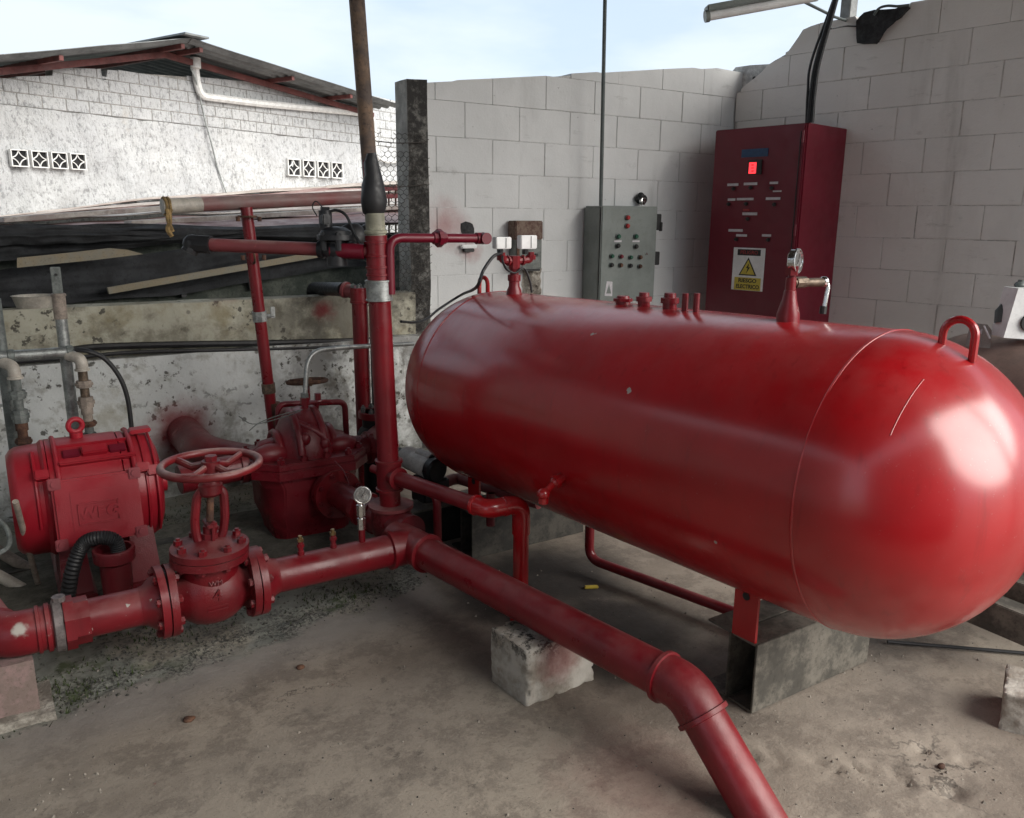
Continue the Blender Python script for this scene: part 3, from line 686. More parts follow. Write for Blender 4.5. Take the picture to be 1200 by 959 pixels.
# added dark panel, stands in for the shade under the tin roof
o = MB().box((.7, 5.75, .62), (7.5, .08, 1.3)).build('dark_backing', M['darkvoid']); tag(o, 'dark boarding added for the shade under the tin roof, behind the netting', 'backing')

# ---- unseen wall added on the left to keep sky glare off the tank
lfw = thing('added_left_wall', 'unseen tall block wall added on the left to keep sky glare off the tank', 'wall', (-3.0, 2.2, 0))
block_wall(lfw, V((-3.0, 4.8, 0)), -VY, VX, 0, 4.9, .05, [(0, 2.9), (4.9, 2.9)], GREY, mort, phase=.2)
# ---- canopy over the tank: roof, posts (its lamp comes later)
cp = thing('canopy_roof', 'corrugated metal canopy over the tank, held up by the tall rusty pole', 'roof', (3.0, 2.0, 0))
CZ, CX0, CX1, CY0, CY1 = 3.25, -2.8, 5.4, -.9, 4.75
for i in range(6):
    def fn(u, v, i=i):
        x = CX0 + (CX1 - CX0) * (i + u * 1.03) / 6
        return V((x, CY0 + (CY1 + (3.2 - x) * .38 - CY0) * v, CZ + .018 * math.cos(u * 2 * math.pi * 9) + .004 * i + .05 * (x - CX0)))
    MB().grid(fn, 72, 3, th=.003).build('roof_sheet', M['zincpink'], cp, smooth=60)
for i in range(5):
    y = CY0 + .15 + (CY1 - CY0 - .3) * i / 4
    beam((CX0, y, CZ - .09), (CX1, y, CZ - .09 + .05 * (CX1 - CX0)), .06, .10, M['steel'], 'purlin', cp)

# ---- unseen wall added past the low wall to dim the tank's reflection
sw = thing('added_side_wall', 'unseen grey block wall added beyond the low wall to dim the tank reflection', 'wall', (-1.6, 4.8, 0))
block_wall(sw, V((0, 4.80, 0)), VX, -VY, -3.4, -.45, .05, [(-3.4, 2.6), (-.45, 2.6)], GREY, mort, phase=.2)

rwl = thing('added_rear_wall', 'unseen block wall added behind the camera to darken the tank reflection', 'wall', (-.4, -1.4, 0))  # unseen wall, added so the tank reflects something dark from behind
block_wall(rwl, V((0, -1.4, 0)), VX, VY, -2.4, 1.75, .05, [(-2.4, 3.0), (1.75, 3.0)], CREAM, mortw, phase=.3)

MB().box((3.55, -.82, (CZ - .05) / 2), (.12, .12, CZ - .05), bev=.004).build('front_post', M['steel'], cp)

# ================================================================== PRESSURE TANK
TO = V((0, 0, 0)); _az = math.radians(-37.47 - 57.5 + 90)
def w2(x, y, z): return V((x * .8434 + y * .5373, -x * .5373 + y * .8434, z))
_a, _t = math.radians(-37.47), math.radians(-1.015)
TA = w2(math.sin(_a) * math.cos(_t), math.cos(_a) * math.cos(_t), math.sin(_t)).normalized()
TO = w2(.065, 3.2, .706); TR = .40
TS = TA.cross(VZ).normalized(); TU = TS.cross(TA)            # sideways / up round the axis
T0, T1, CK = -1.48, .20, .93
def tk(t, ang, r=TR):
    """point on the shell: t along the axis, ang in degrees from the top (positive towards the camera's left side)"""
    k = math.radians(ang); return TO + TA * t + TU * (r * math.cos(k)) - TS * (r * math.sin(k))
if (tk(0, 90) - CO).length > (tk(0, -90) - CO).length: TS = -TS
M['tank'] = red('tank_red', (.40, .0025, .007), (.34, .002, .005), rough=.45, dust=.10, bump=.02, scuff=.30, coat=.9, crough=.22, drips=.35, spots=[(tuple(tk(t, a)), r0, r1) for t, a, r0, r1 in ((-.62, 36, .0, .0065), (-.60, 38, .0, .004), (-.57, 43, .0, .005), (-.55, 44, .0, .004), (-.90, 60, .0, .004), (-.35, 66, .0, .004), (-1.25, 112, .0, .005))])
tank = thing('pressure_tank', 'big glossy red horizontal pressure tank with rounded ends resting above the floor', 'tank', tuple(TO - VZ * TO.z))
prof = [(T0 - CK * TR * math.sin(math.pi / 2 * (1 - i / 20)), TR * math.cos(math.pi / 2 * (1 - i / 20))) for i in range(21)]
prof[0] = (prof[0][0], 0)
prof += [(T0 + (T1 - T0) * i / 24, TR) for i in range(1, 24)]
prof += [(T1 + CK * TR * math.sin(math.pi / 2 * i / 20), TR * math.cos(math.pi / 2 * i / 20)) for i in range(21)]
prof[-1] = (prof[-1][0], 0)
b = MB(); b.lathe(TO, TA, prof, 128)
for v in b.bm.verts:
    rel = v.co - TO; ax_ = rel.dot(TA); rad = rel - TA * ax_
    if rad.length > .05: v.co += rad.normalized() * (noise.noise(v.co * 2.2) * .0032 + noise.noise(v.co * 6) * .0006)
b.build('shell', M['tank'], tank, smooth=180)
for t in (T0 - .005, T1):
    MB().torus(TO + TA * t, TA, TR - .0022, .0042, 128, 8).build('weld_seam', M['tank'], tank)
# short scratch-like weld on the front cap
def capp(t, ang):
    k = (T0 - t) / (CK * TR); r = TR * math.sqrt(max(0, 1 - k * k)); return tk(t, ang, r)
MB().tube([capp(T0 - .165, a) for a in range(28, 58, 3)], .0011, 6).build('weld_bead', M['tank'], tank)
# lifting lugs
def lug(c, u, n, h=.055, w_=.038, r=.009):
    """bent bar loop standing on the shell at c, spread along u, up along n"""
    pts = [c - u * w_ - n * .02] + [c - u * (w_ * math.cos(math.pi * i / 12)) + n * (h - w_ * .9 + w_ * 1.0 * math.sin(math.pi * i / 12)) for i in range(13)] + [c + u * w_ - n * .02]
    MB().tube(pts, r, 10).build('lifting_lug', M['tank'], tank)
lug(capp(T0 - .155, 0), TA, VZ, .072, .037, .0095)
tl = T1 + .085
lug(tk(tl, 2, TR * .975), TA, VZ, .062, .030, .009)
# threaded sockets on top
for t, h, r in ((-.535, .028, .030), (-.632, .045, .024), (-.745, .050, .027)):
    c = tk(t, 2); s_ = MB(); s_.lathe(c - VZ * .01, VZ, [(0, r * .85), (.01 + h * .35, r * .85), (.01 + h * .36, r * 1.1), (.01 + h * .7, r * 1.1), (.01 + h * .72, r * .75), (.01 + h, r * .7), (.01 + h, 0)], 12)
    s_.build('threaded_socket', M['pipe'], tank, smooth=30)
for t, h in ((-.82, .055), (-.865, .058)):
    c = tk(t, 4); MB().cyl(c - VZ * .01, c + VZ * h, .010, seg=12).build('stub_pipe', M['pipe'], tank)
# drain valve on the near flank
dv = tk(-.655, 107); dn = (dv - (TO + TA * -.655)).normalized()
b = MB(); b.cyl(dv - dn * .01, dv + dn * .035, .017, seg=16); b.cyl(dv + dn * .022, dv + dn * .036, .022, seg=8)
e = dv + dn * .03; e2 = e + V((-.052, -.01, -.028)); b.tube([e, e.lerp(e2, .5), e2], .010, 10); b.sphere(e2, .021, 14, (1, 1, .9)); b.sphere(e, .018, 12)
b.cyl(e2, e2 - VZ * .03, .016, seg=8); b.build('drain_cock', M['tank'], tank)
# saddle feet
for t in (-1.19, -.02):
    for s_ in (70,):
        pass
def foot(t):
    base = TO + TA * t
    for k, nm in ((-1, 'near'), (1, 'far')):
        p = base + TS * (k * .17)
        if (p - CO).length > (base - CO).length: p = base + TS * (k * .17)
        z0 = .222; b = MB(); pl = [p + TA * a + V((0, 0, -p.z - TA.z * a + z)) for a, z in ((-.062, z0), (.018, z0), (.018, base.z - TR * .86), (-.062, base.z - TR * .86))]
        b.prism(pl, TS * .010); fpl = b.build('foot_plate', M['tank'], tank, smooth=0)
        hc = p + TA * -.022 + V((0, 0, -p.z + base.z - TR * .86 - .03)); sg_ = -1 if TS.dot(CO - p) > 0 else 1
        MB().cyl(hc - TS * (.002 * sg_ if sg_ > 0 else -.012), hc + TS * (.012 if sg_ > 0 else -.002) * 1.0, .012, seg=14).build('bolt_hole', M['ink'], fpl)
# the near support lies at Y 1.38..1.57, the far one at Y 2.75..2.93
def t_at(Y): return (Y - TO.y) / TA.y
NEAR_T, FAR_T = t_at(1.47), t_at(2.83)
for t in (NEAR_T, FAR_T): foot(t)

# ---- supports under the tank: steel channels laid as a box on the floor
def support(name, label, x0, x1, y0, y1, h, mat, group=None):
    s_ = thing(name, label, 'support', ((x0 + x1) / 2, (y0 + y1) / 2, 0)); t = .007; ym = (y0 + y1) / 2
    for ya, yb, web in ((y0, ym - .004, y0), (ym + .004, y1, ym + .004)):
        b = MB(); b.box(((x0 + x1) / 2, web + t / 2, h / 2 + .002), (x1 - x0, t, h), bev=.0015)
        b.box(((x0 + x1) / 2, (ya + t + yb) / 2, h - t / 2 + .002), (x1 - x0, yb - ya - t - .0005, t)); b.box(((x0 + x1) / 2, (ya + t + yb) / 2, t / 2 + .002), (x1 - x0, yb - ya - t - .0005, t))
        b.build('steel_channel', mat, s_, smooth=0)
    return s_
support('channel_support', 'pair of dusty steel channels carrying the near end of the red tank', 1.715, 2.26, 1.384, 1.573, .218, M['steelpale'])
p0, p1 = P(545, 650, z=0), P(680, 626, z=0)
support('channel_support', 'dark steel channel support under the far end of the red tank', p0.x, 2.15, 2.76, 2.94, .20, M['steel'])
# skid beam beside the pump pit
bb = thing('base_beam', 'black steel base beam on the floor behind the riser, left of the far tank support', 'beam', (1.5, 2.98, 0))
q0 = P(470, 643, z=0)
b = MB(); b.box((q0.x + .19, 3.04, .085), (.40, .10, .17), bev=.004); b.build('beam_body', M['blacksteel'], bb)
MB().box((q0.x + .19, 3.03, .176), (.42, .14, .010), bev=.002).build('lit_edge_plate', M['steelpale'], bb)  # paler plate imitates the light along the beam's upper edge

# ---- pipes under and beside the tank
dp = thing('drain_pipe', 'dark red drain pipe dropping from the tank belly and running low beneath it', 'pipe', tuple(P(690, 655, z=.05)))
a = P(690, 655, z=.06); a1 = V((a.x, a.y, .34)); e = P(872, 722, z=.06)
MB().tube(fillet([a1, a, e, e + V((.12, -.25, 0))], .06, 6), .019, 12).build('pipe', M['pipe'], dp)

# ================================================================== FLOOR PIPE RUN
R4 = .057
NY = 2.51; PZ = .24
def flange(mb, c, ax, r=.112, th=.022): mb.cyl(V(c) - V(ax) * th / 2, V(c) + V(ax) * th / 2, r, seg=40)
def ring(mb, c, ax, r, w_=.012, h=.007):
    c, ax = V(c), V(ax).normalized(); mb.lathe(c - ax * w_ / 2, ax, [(0, r - .002), (w_ * .15, r + h), (w_ * .85, r + h), (w_, r - .002)], 40)
fp = thing('manifold_pipe', 'red floor pipe running from the gate valve through a tee to the front elbow', 'pipe', (1.18, 2.5, 0))
vx = P(247, 690, Y=NY).x; VF = .133                 # valve centre, half face-to-face
xa = vx + VF + .027
TX = 1.172
nodeB = V((TX, NY, PZ)); elb = P(803, 806, z=PZ); dirB = (elb - nodeB); dirB.z = 0; dirB.normalize()
b = MB(); b.cyl((xa, NY, PZ), (TX - .075, NY, PZ), R4, seg=40); b.build('pipe', M['pipe'], fp)
b = MB(); flange(b, (xa - .012, NY, PZ), VX); b.lathe((xa, NY, PZ), VX, [(0, .085), (.012, .082), (.035, .062), (.05, .058)], 40); b.build('flange', M['pipe'], fp)
# tee
b = MB(); b.cyl((TX - .085, NY, PZ), (TX, NY, PZ), .064, seg=40); b.cyl(nodeB - dirB * -.0 , nodeB + dirB * .095, .064, seg=40); b.cyl(nodeB, nodeB - dirB * .10, .064, seg=40); b.sphere(nodeB, .0655, 28)
ring(b, (TX - .085, NY, PZ), VX, .064, .018, .006); ring(b, nodeB + dirB * .095, dirB, .064, .018, .006); b.build('tee', M['pipe'], fp)
elb0 = elb - dirB * .035
b = MB(); b.cyl(nodeB + dirB * .09, elb0 - dirB * .02, R4, seg=40); b.build('pipe', M['pipe'], fp)
dn_ = (dirB * .70 - VZ * .714).normalized()
# the elbow: 45 degree bend
arc = []
bendr = .10
for i in range(9):
    th = math.radians(45.6) * i / 8
    arc.append(elb0 + dirB * (bendr * math.sin(th)) - VZ * (bendr * (1 - math.cos(th))))
b = MB(); b.tube([elb0 - dirB * .03] + arc + [arc[-1] + dn_ * .03], .063, 40); ring(b, elb0 - dirB * .03, dirB, .063, .016, .006); ring(b, arc[-1] + dn_ * .03, dn_, .063, .016, .006); b.build('elbow', M['pipe'], fp)
b = MB(); b.cyl(arc[-1] + dn_ * .02, arc[-1] + dn_ * .42, R4, seg=40); b.build('pipe', M['pipe'], fp)
# three small test nipples
def nipple(x, gauge=False):
    b = MB(); z = PZ + R4 - .004
    b.cyl((x, NY, z), (x, NY, z + .016), .011, seg=14); b.cyl((x, NY, z + .014), (x, NY, z + .050), .0085, seg=12); b.cyl((x, NY, z + .030), (x, NY, z + .042), .0125, seg=6)
    b.build('test_nipple', M['pipe'], fp)
    if not gauge:
        b = MB(); b.cyl((x, NY, z + .050), (x, NY, z + .060), .011, seg=6); b.cyl((x, NY, z + .060), (x, NY, z + .070), .007, seg=10); b.build('brass_cap', M['brass'], fp)
nipple(P(353, 655, Y=NY).x); nipple(P(391, 648, Y=NY).x)
# dial gauges
def gauge(name, label, c, face, r, stem_pts, stem_mat, sr=.008, clear=True):
    g_ = thing(name, label, 'gauge', tuple(c)); c, n = V(c), V(face).normalized()
    b = MB(); b.lathe(c - n * r * .36, n, [(0, 0), (0, r * .86), (r * .06, r * .94), (r * .5, r * .94), (r * .52, r * 1.02), (r * .66, r * 1.02), (r * .68, r * .90), (r * .60, r * .88)], 40); b.build('case', M['chrome'], g_)
    b = MB(); b.cyl(c + n * r * .20, c + n * r * .235, r * .89, seg=36); f_ = b.build('dial', M['glassdial'], g_)
    u = VZ.cross(n).normalized(); v = n.cross(u); b = MB()
    for i in range(28):
        a = math.radians(225 - 270 * i / 27); d = u * math.cos(a) + v * math.sin(a); k = .70 if i % 3 == 0 else .76
        b.box(c + n * r * .240 + d * r * (k + .83) / 2, (r * (.83 - k), r * .022, r * .01), (d, n.cross(d), n))
    d = (u * -.55 + v * -.84).normalized(); b.box(c + n * r * .255 + d * -r * .18, (r * .95, r * .045, r * .01), (d, n.cross(d), n)); b.cyl(c + n * r * .24, c + n * r * .27, r * .07, seg=10)
    b.build('scale', M['ink'], f_, smooth=0)
    b = MB(); b.tube(stem_pts, sr, 12); return g_, b
gx = P(423, 600, Y=NY).x; gc = P(424.5, 580, Y=NY)
g_, b = gauge('dial_gauge', 'small chrome dial gauge on a silver stem at the red pipe tee', gc, V((-.25, -.95, .12)), .030, [(gx, NY, gc.z - .025), (gx, NY, PZ + R4 + .04)], M['chrome'], .009)
zz = PZ + R4 + .045; b.cyl((gx, NY, zz), (gx, NY, zz + .04), .014, seg=6); b.cyl((gx, NY, zz + .05), (gx, NY, gc.z - .035), .016, seg=8)
b.build('stem', M['chrome'], g_)
MB().cyl((gx, NY, PZ + R4 - .004), (gx, NY, PZ + R4 + .045), .0115, seg=12).build('nipple', M['pipe'], g_)

# ---- gate valve
gv = thing('gate_valve', 'red flanged gate valve with a round spoked handwheel, left of the floor tee', 'valve', (vx, NY, 0))
c0 = V((vx, NY, PZ))
b = MB()
# belly: squashed bulb with necks to both flanges and to the bonnet
b.lathe(c0 + VX * -VF, VX, [(0, .058), (.02, .058), (.035, .062), (.055, .080), (.080, .096), (.105, .103), (VF, .105), (2 * VF - .105, .103), (2 * VF - .080, .096), (2 * VF - .055, .080), (2 * VF - .035, .062), (2 * VF - .02, .058), (2 * VF, .058)], 48)
for v in b.bm.verts:
    r_ = v.co - c0
    v.co.z = PZ + r_.z * 1.0; v.co.y = NY + r_.y * .90
b.lathe(c0 + VZ * .02, VZ, [(0, .08), (.06, .088), (.095, .088), (.112, .094), (.12, .094)], 48)
b.build('body', M['valve'], gv)
for s_ in (-1, 1):
    b = MB(); flange(b, c0 + VX * (s_ * (VF - .011)), VX); o = b.build('flange', M['valve'], gv)
    b = MB(); b.cyl(c0 + VX * (s_ * VF), c0 + VX * (s_ * (VF + .0035)), .100, seg=40); b.build('gasket', M['ink'], gv)
    for i in range(8):
        a = math.radians(22.5 + 45 * i); d = V((0, math.cos(a), math.sin(a))) * .093
        MB().bolt(c0 + d + VX * (s_ * (VF - .022)), VX * -s_, .0135, .012, .2).build('bolt', M['valve'], o, smooth=30); MB().bolt(c0 + d + VX * (s_ * (VF + .026)), VX * s_, .0135, .012, .35).build('nut', M['valve'], o, smooth=30)
zb = P(245, 646, Y=NY).z                              # bonnet flange
b = MB(); b.cyl((vx, NY, zb - .024), (vx, NY, zb - .0015), .118, seg=44); b.build('body_flange', M['valve'], gv)
b = MB(); b.lathe((vx, NY, zb + .0015), VZ, [(0, .118), (.020, .118), (.022, .112), (.024, .07), (.04, .045), (.046, 0)], 44); bo = b.build('bonnet', M['valve'], gv)
for i in range(8):
    a = math.radians(20 + 45 * i); b = MB(); b.bolt((vx + .096 * math.cos(a), NY + .096 * math.sin(a), zb + .022), VZ, .0135, .017, .7); b.build('bolt', M['valve'], bo, smooth=30); MB().bolt((vx + .096 * math.cos(a), NY + .096 * math.sin(a), zb - .024), -VZ, .0125, .014, .6).build('nut', M['valve'], bo, smooth=30)
zw = P(243, 545, Y=NY).z; zy = zw - .075
b = MB()
for s_ in (-1, 1):
    x = vx + s_ * .040; b.tube(fillet([(vx + s_ * .030, NY, zb + .030), (x, NY, zb + .055), (x + s_ * .006, NY, (zb + zy) / 2), (x, NY, zy - .02), (vx + s_ * .022, NY, zy)], .03), .0135, 10)
b.lathe((vx, NY, zy - .022), VZ, [(0, .028), (.008, .036), (.034, .036), (.04, .030), (.052, .028), (.052, 0)], 24); b.build('yoke', M['valve'], gv)
b = MB(); b.cyl((vx, NY, zb + .04), (vx, NY, zw + .025), .011, seg=14); b.build('stem', M['rust'], gv)
b = MB(); b.cyl((vx, NY, zb + .035), (vx, NY, zb + .062), .027, seg=8); b.cyl((vx, NY, zb + .062), (vx, NY, zb + .085), .021, seg=20)
for s_ in (-1, 1): b.tube([(vx + .004, NY + s_ * .028, zb + .035), (vx + .004, NY + s_ * .028, zb + .10)], .006, 8); b.bolt((vx + .004, NY + s_ * .028, zb + .09), VZ, .011, .012)
b.box((vx, NY, zb + .092), (.03, .075, .012), bev=.003); b.build('gland', M['valve'], gv)
WR = .143
b = MB(); b.torus((vx, NY, zw), VZ, WR, .0125, 64, 12); hw = b.build('handwheel', red('wheel_red', (.19, .012, .016), (.12, .008, .010), .36, 1.1, .5, bump=.2), gv)
b = MB()
for i in range(4):
    a = math.radians(35 + 90 * i); d = V((math.cos(a), math.sin(a), 0)); b.tube([V((vx, NY, zw - .004)) + d * .02, V((vx, NY, zw - .018)) + d * .07, V((vx, NY, zw - .002)) + d * (WR - .004)], .011, 10)
b.build('spokes', hw.active_material, hw)
b = MB(); b.cyl((vx, NY, zw - .022), (vx, NY, zw + .012), .028, seg=20); b.cyl((vx, NY, zw + .012), (vx, NY, zw + .028), .019, seg=6); b.build('hub', M['valve'], hw, smooth=30)
for ob in list(gv.children_recursive):
    zc = WL[ob].z
    for v in ob.data.vertices: v.co.x += max(0, v.co.z + zc - PZ - .06) * .085
fr = c0 + V((0, -.0945, .008)); text('4', .055, fr + V((.0, .0, .012)), VX, VZ, M['valve'], gv, 'cast_number', .0025)
text('WM', .022, fr + V((0, .006, .052)), VX, V((0, .35, 1)), M['valve'], gv, 'cast_letters', .002)
for dz in (-.022, -.034): MB().box(fr + V((0, .004 , dz)), (.06, .008, .0035)).build('cast_bar', M['valve'], gv)

# ---- left run: flange, pipe, union, elbow going back
lp = thing('suction_side_pipe', 'chipped red pipe with a grey union and an elbow, left of the gate valve', 'pipe', (.1, NY, 0))
xl = vx - VF - .015
xu = P(78, 733, Y=NY).x; xe_ = P(18, 745, Y=NY).x
b = MB(); flange(b, (xl, NY, PZ), VX); b.lathe((xl - .011, NY, PZ), -VX, [(0, .085), (.012, .082), (.035, .062), (.05, .058)], 40); b.build('flange', M['pipe_worn'], lp)
MB().cyl((xl - .02, NY, PZ), (xu + .02, NY, PZ), R4, seg=40).build('pipe', M['pipe_worn'], lp)
b = MB(); b.cyl((xu - .005, NY, PZ), (xu + .022, NY, PZ), .078, seg=8, ph=.3); b.cyl((xu + .022, NY, PZ), (xu + .06, NY, PZ), .069, seg=8, ph=.3); b.build('union_nut', M['pipe_worn'], lp, smooth=25)
b = MB(); b.lathe((xu - .034, NY, PZ), VX, [(0, .068), (.004, .076), (.024, .077), (.028, .070)], 40); b.cyl((xu - .012, NY, PZ + .073), (xu - .012, NY - .0, PZ + .088), .018, seg=8); b.build('union_ring', simple('union_grey', (.22, .19, .185), .5, .3, .5, 18, .2), lp)
bx_ = P(2, 748, Y=NY).x
bend = fillet([(xu - .03, NY, PZ), (bx_, NY, PZ), (bx_ - .07, NY + .32, PZ + .005)], .10, 10)
b = MB(); b.tube([(xu - .02, NY, PZ)] + bend[1:-1], .064, 40); ring(b, (xu - .045, NY, PZ), VX, .064, .016, .006); ring(b, (xu - .07, NY, PZ), VX, .064, .012, .005); b.build('elbow', M['pipe_worn'], lp)
d_ = (V(bend[-1]) - V(bend[-2])).normalized()
b = MB(); b.cyl(bend[-2], V(bend[-2]) + d_ * .9, .055, seg=36); b.build('pipe', M['pinkpipe'], lp)
# pedestal under the elbow
pc_ = P(18, 800, z=.06); pd_ = thing('pipe_pedestal', 'weathered pinkish pedestal under the elbow at the far left', 'pedestal', (xe_ - .03, NY, 0))
b = MB(); b.prism([(xe_ - .12, NY - .06, .0), (xe_ + .035, NY - .06, .0), (xe_ + .03, NY + .07, .0), (xe_ - .12, NY + .07, .0)], (0, 0, PZ - .060)); b.warp(.004, 9); b.build('post', simple('pink_concrete', (.30, .20, .19), .9, 0, .5, 14, .5, 40, c2=(.20, .15, .13)), pd_)
b = MB(); b.box((xe_ - .03, NY + .0, .012), (.20, .19, .03)); bmesh.ops.subdivide_edges(b.bm, edges=b.bm.edges[:], cuts=3, use_grid_fill=True); b.warp(.012, 12); b.build('mortar_base', M['concrete'], pd_)

# ================================================================== RISER
RX, RY = 1.185, 2.715
ris = thing('red_riser', 'tall red riser pipe with a grey clamp and a black taped top beside the tank', 'pipe', (RX, RY, 0))
def rz(y, x=450): return P(x, y, Y=RY).z
nodeA = nodeB - dirB * (RY - NY) / abs(dirB.y) if dirB.y else nodeB
nodeA = V((RX, RY, PZ + .015))
tilt = V((P(440, 276, Y=RY).x - RX, 0, rz(276, 440) - rz(590, 459))); 
def rp(y, x): return P(x, y, Y=RY)
RAX = [rp(590, 461), rp(545, 459), rp(470, 455.5), rp(350, 448), rp(328, 446), rp(276, 440.5), rp(240, 437.5), rp(180, 431)]
# straighten: use a single line from first to last
A0, A1 = V((RX, RY, RAX[0].z)), V((P(440.5, 276, Y=RY).x, RY, RAX[5].z))
def ra(y, x):                                          # point of the riser axis seen at image height y
    z = P(x, y, Y=RY).z; t = (z - A0.z) / (A1.z - A0.z); return A0.lerp(A1, t)
b = MB(); b.cyl(nodeA, ra(352, 448), .040, seg=32); b.build('lower_pipe', M['pipe'], ris)
b = MB(); b.cyl(ra(352, 448), ra(328, 446), .0455, seg=32); ring(b, ra(351, 448), A1 - A0, .0455, .008, .003); ring(b, ra(329, 446), A1 - A0, .0455, .008, .003); b.build('steel_clamp', M['galv'], ris)
b = MB(); b.cyl(ra(330, 446), ra(276, 441), .0385, seg=32)
for y in (322, 313, 300, 284): ring(b, ra(y, 444), A1 - A0, .0385, .010, .004)
b.build('upper_pipe', M['pipe'], ris)
b = MB(); b.cyl(ra(277, 441), ra(250, 438), .034, seg=28); ring(b, ra(272, 440), A1 - A0, .034, .014, .006); b.build('pvc_fitting', simple('pvc_olive', (.33, .32, .24), .5, 0, .35, 16, .1), ris)
b = MB(); tp_ = [ra(y, x) for y, x in ((253, 438), (247, 438), (236, 437), (225, 436), (215, 435), (205, 434), (190, 432), (180, 431))]; b.tube(tp_, .03, 16, rs=[.030, .041, .045, .042, .037, .030, .025, .017]); b.warp(.006, 22); b.build('taped_top', M['rubber'], ris)
# side tee with sockets and base flange
t0 = ra(556, 459)
b = MB(); b.cyl(t0 - VZ * .055, t0 + VZ * .055, .047, seg=32)
for dz in (-.055, .055): ring(b, t0 + VZ * dz, VZ, .047, .014, .005)
ring(b, t0, dirB, .040, .02, .004); b.cyl(t0, t0 + dirB * .06, .036, seg=24); ring(b, t0 + dirB * .06, dirB, .036, .014, .005); b.build('side_tee', M['pipe'], ris)
zf = ra(590, 461)
b = MB(); b.cyl(zf - VZ * .012, zf, .085, seg=36); b.build('base_flange', M['pinkpipe'], ris)
b = MB(); b.lathe(nodeA - VZ * .07, VZ, [(0, .02), (.005, .045), (.03, .07), (.07, .078), (zf.z - nodeA.z + .055, .074), (zf.z - nodeA.z + .058, .06)], 36); b.cyl(nodeA - dirB * .10, nodeA + dirB * .13, .066, seg=36)
ring(b, nodeA - dirB * .10, dirB, .066, .018, .008); b.build('cross_fitting', M['pump'], ris)
for i in range(3):
    MB().torus(nodeA + VZ * (-.03 + .02 * i) + V((-.03 + .015 * i, -.01, .0)), V((.9, -.35, .25 - .2 * i)), .080 + .004 * i, .0035, 32, 6, -1.2, 1.9).build('binding_wire', M['pinkpipe'], ris)
# rusty cock on the riser at the right
c = P(460, 347, Y=RY); 
# side pipe: parallel to the tank, bends and drops to the floor
zs = t0.z; e1 = P(572, 597, z=zs - .01); e2 = P(611, 590, z=zs - .01)
b = MB(); b.cyl(t0 + dirB * .05, e1 + (t0 - e1).normalized() * .035, .0275, seg=24); b.build('branch_pipe', M['pipe'], ris)
b = MB(); pth = fillet([e1 + (t0 - e1).normalized() * .06, e1, e2, V((e2.x, e2.y, zs - .12))], .05, 8); b.tube(pth, .032, 20)
ring(b, e1 + (t0 - e1).normalized() * .058, t0 - e1, .031, .016, .005); ring(b, e1.lerp(e2, .5), e2 - e1, .032, .02, .002); b.build('elbows', M['tank'], ris)
b = MB(); b.cyl((e2.x, e2.y, zs - .10), (e2.x, e2.y, -.02), .0275, seg=24); b.cyl((e2.x, e2.y, .0), (e2.x, e2.y, .05), .036, seg=24); b.build('drop_pipe', M['tank'], ris)
# upper side branch pointing right
s0 = P(457, 345, Y=RY - .03); s1 = P(456, 279, Y=RY - .03); s2 = P(566, 278, Y=RY - .03); s2.z = s1.z - .004
b = MB(); b.tube(fillet([V((s1.x, s1.y, s0.z)), s1, s2], .05, 8), .0165, 16); b.build('top_branch', M['cab'], ris)
cu = P(515, 278, Y=RY - .03); b = MB(); b.lathe((cu.x - .03, s1.y, s1.z - .002), VX, [(0, .017), (.004, .022), (.018, .023), (.02, .033), (.036, .033), (.038, .023), (.054, .022), (.058, .017)], 8); b.build('union', M['cab'], ris, smooth=25)
b = MB(); b.sphere((s2.x, s2.y, s2.z), .0225, 16); b.cyl((s2.x, s2.y, s2.z), (s2.x, s2.y - .03, s2.z), .0215, seg=16); b.cyl((s2.x - .03, s2.y, s2.z), s2, .0215, seg=16); b.build('end_elbow', M['cab'], ris)

# ---- horizontal pipe with black valve, leaning post, upper pipe
hp = thing('branch_pipe', 'dusty red pipe running left from the riser, with a black fitting at its open end', 'pipe', tuple(P(330, 291, Y=2.85)))
h1, h0 = ra(295, 442), P(243, 287, Y=3.10)
MB().cyl(h1, h0, .0235, seg=20).build('pipe', M['pinkpipe'], hp)
dh = (h0 - h1).normalized()
b = MB(); b.cyl(h0 - dh * .015, h0 + dh * .055, .033, seg=10); b.sphere(h0 + dh * .055, .034, 12); b.cyl(h0 + dh * .05, h0 + dh * .05 + V((-.02, -.0, -.03)), .028, seg=10); b.warp(.005, 20); b.build('end_cap', M['rubber'], hp)
b = MB(); cl = P(427, 295, Y=2.73); b.cyl(cl - dh * .0, cl + dh * .12, .027, seg=20); b.build('nipple', M['cab'], hp)
sv = thing('diaphragm_valve', 'black plastic valve with a coil and wire loop clamped in the dusty red pipe', 'valve', tuple(P(392, 280, Y=2.78)))
c = h1.lerp(h0, .235); hz = c
b = MB(); b.lathe(c - dh * .065, dh, [(0, .030), (.02, .033), (.022, .027), (.04, .036), (.065, .043), (.09, .036), (.108, .027), (.11, .033), (.13, .030)], 20); b.cyl(c - VZ * .055, c + VZ * .03, .036, seg=14); b.build('body', M['black'], sv)
b = MB(); b.cyl(c + VZ * .035, c + VZ * .052, .066, seg=20)
for i in range(6):
    a = i * 1.047 + .3; b.bolt(c + V((.054 * math.cos(a), .054 * math.sin(a), .05)), VZ, .010, .010); b.cyl(c + V((.054 * math.cos(a), .054 * math.sin(a), .0)), c + V((.054 * math.cos(a), .054 * math.sin(a), .04)), .011, seg=8)
b.lathe(c + VZ * .052, VZ, [(0, .058), (.015, .052), (.026, .034), (.03, 0)], 20); b.build('bonnet', M['black'], sv)
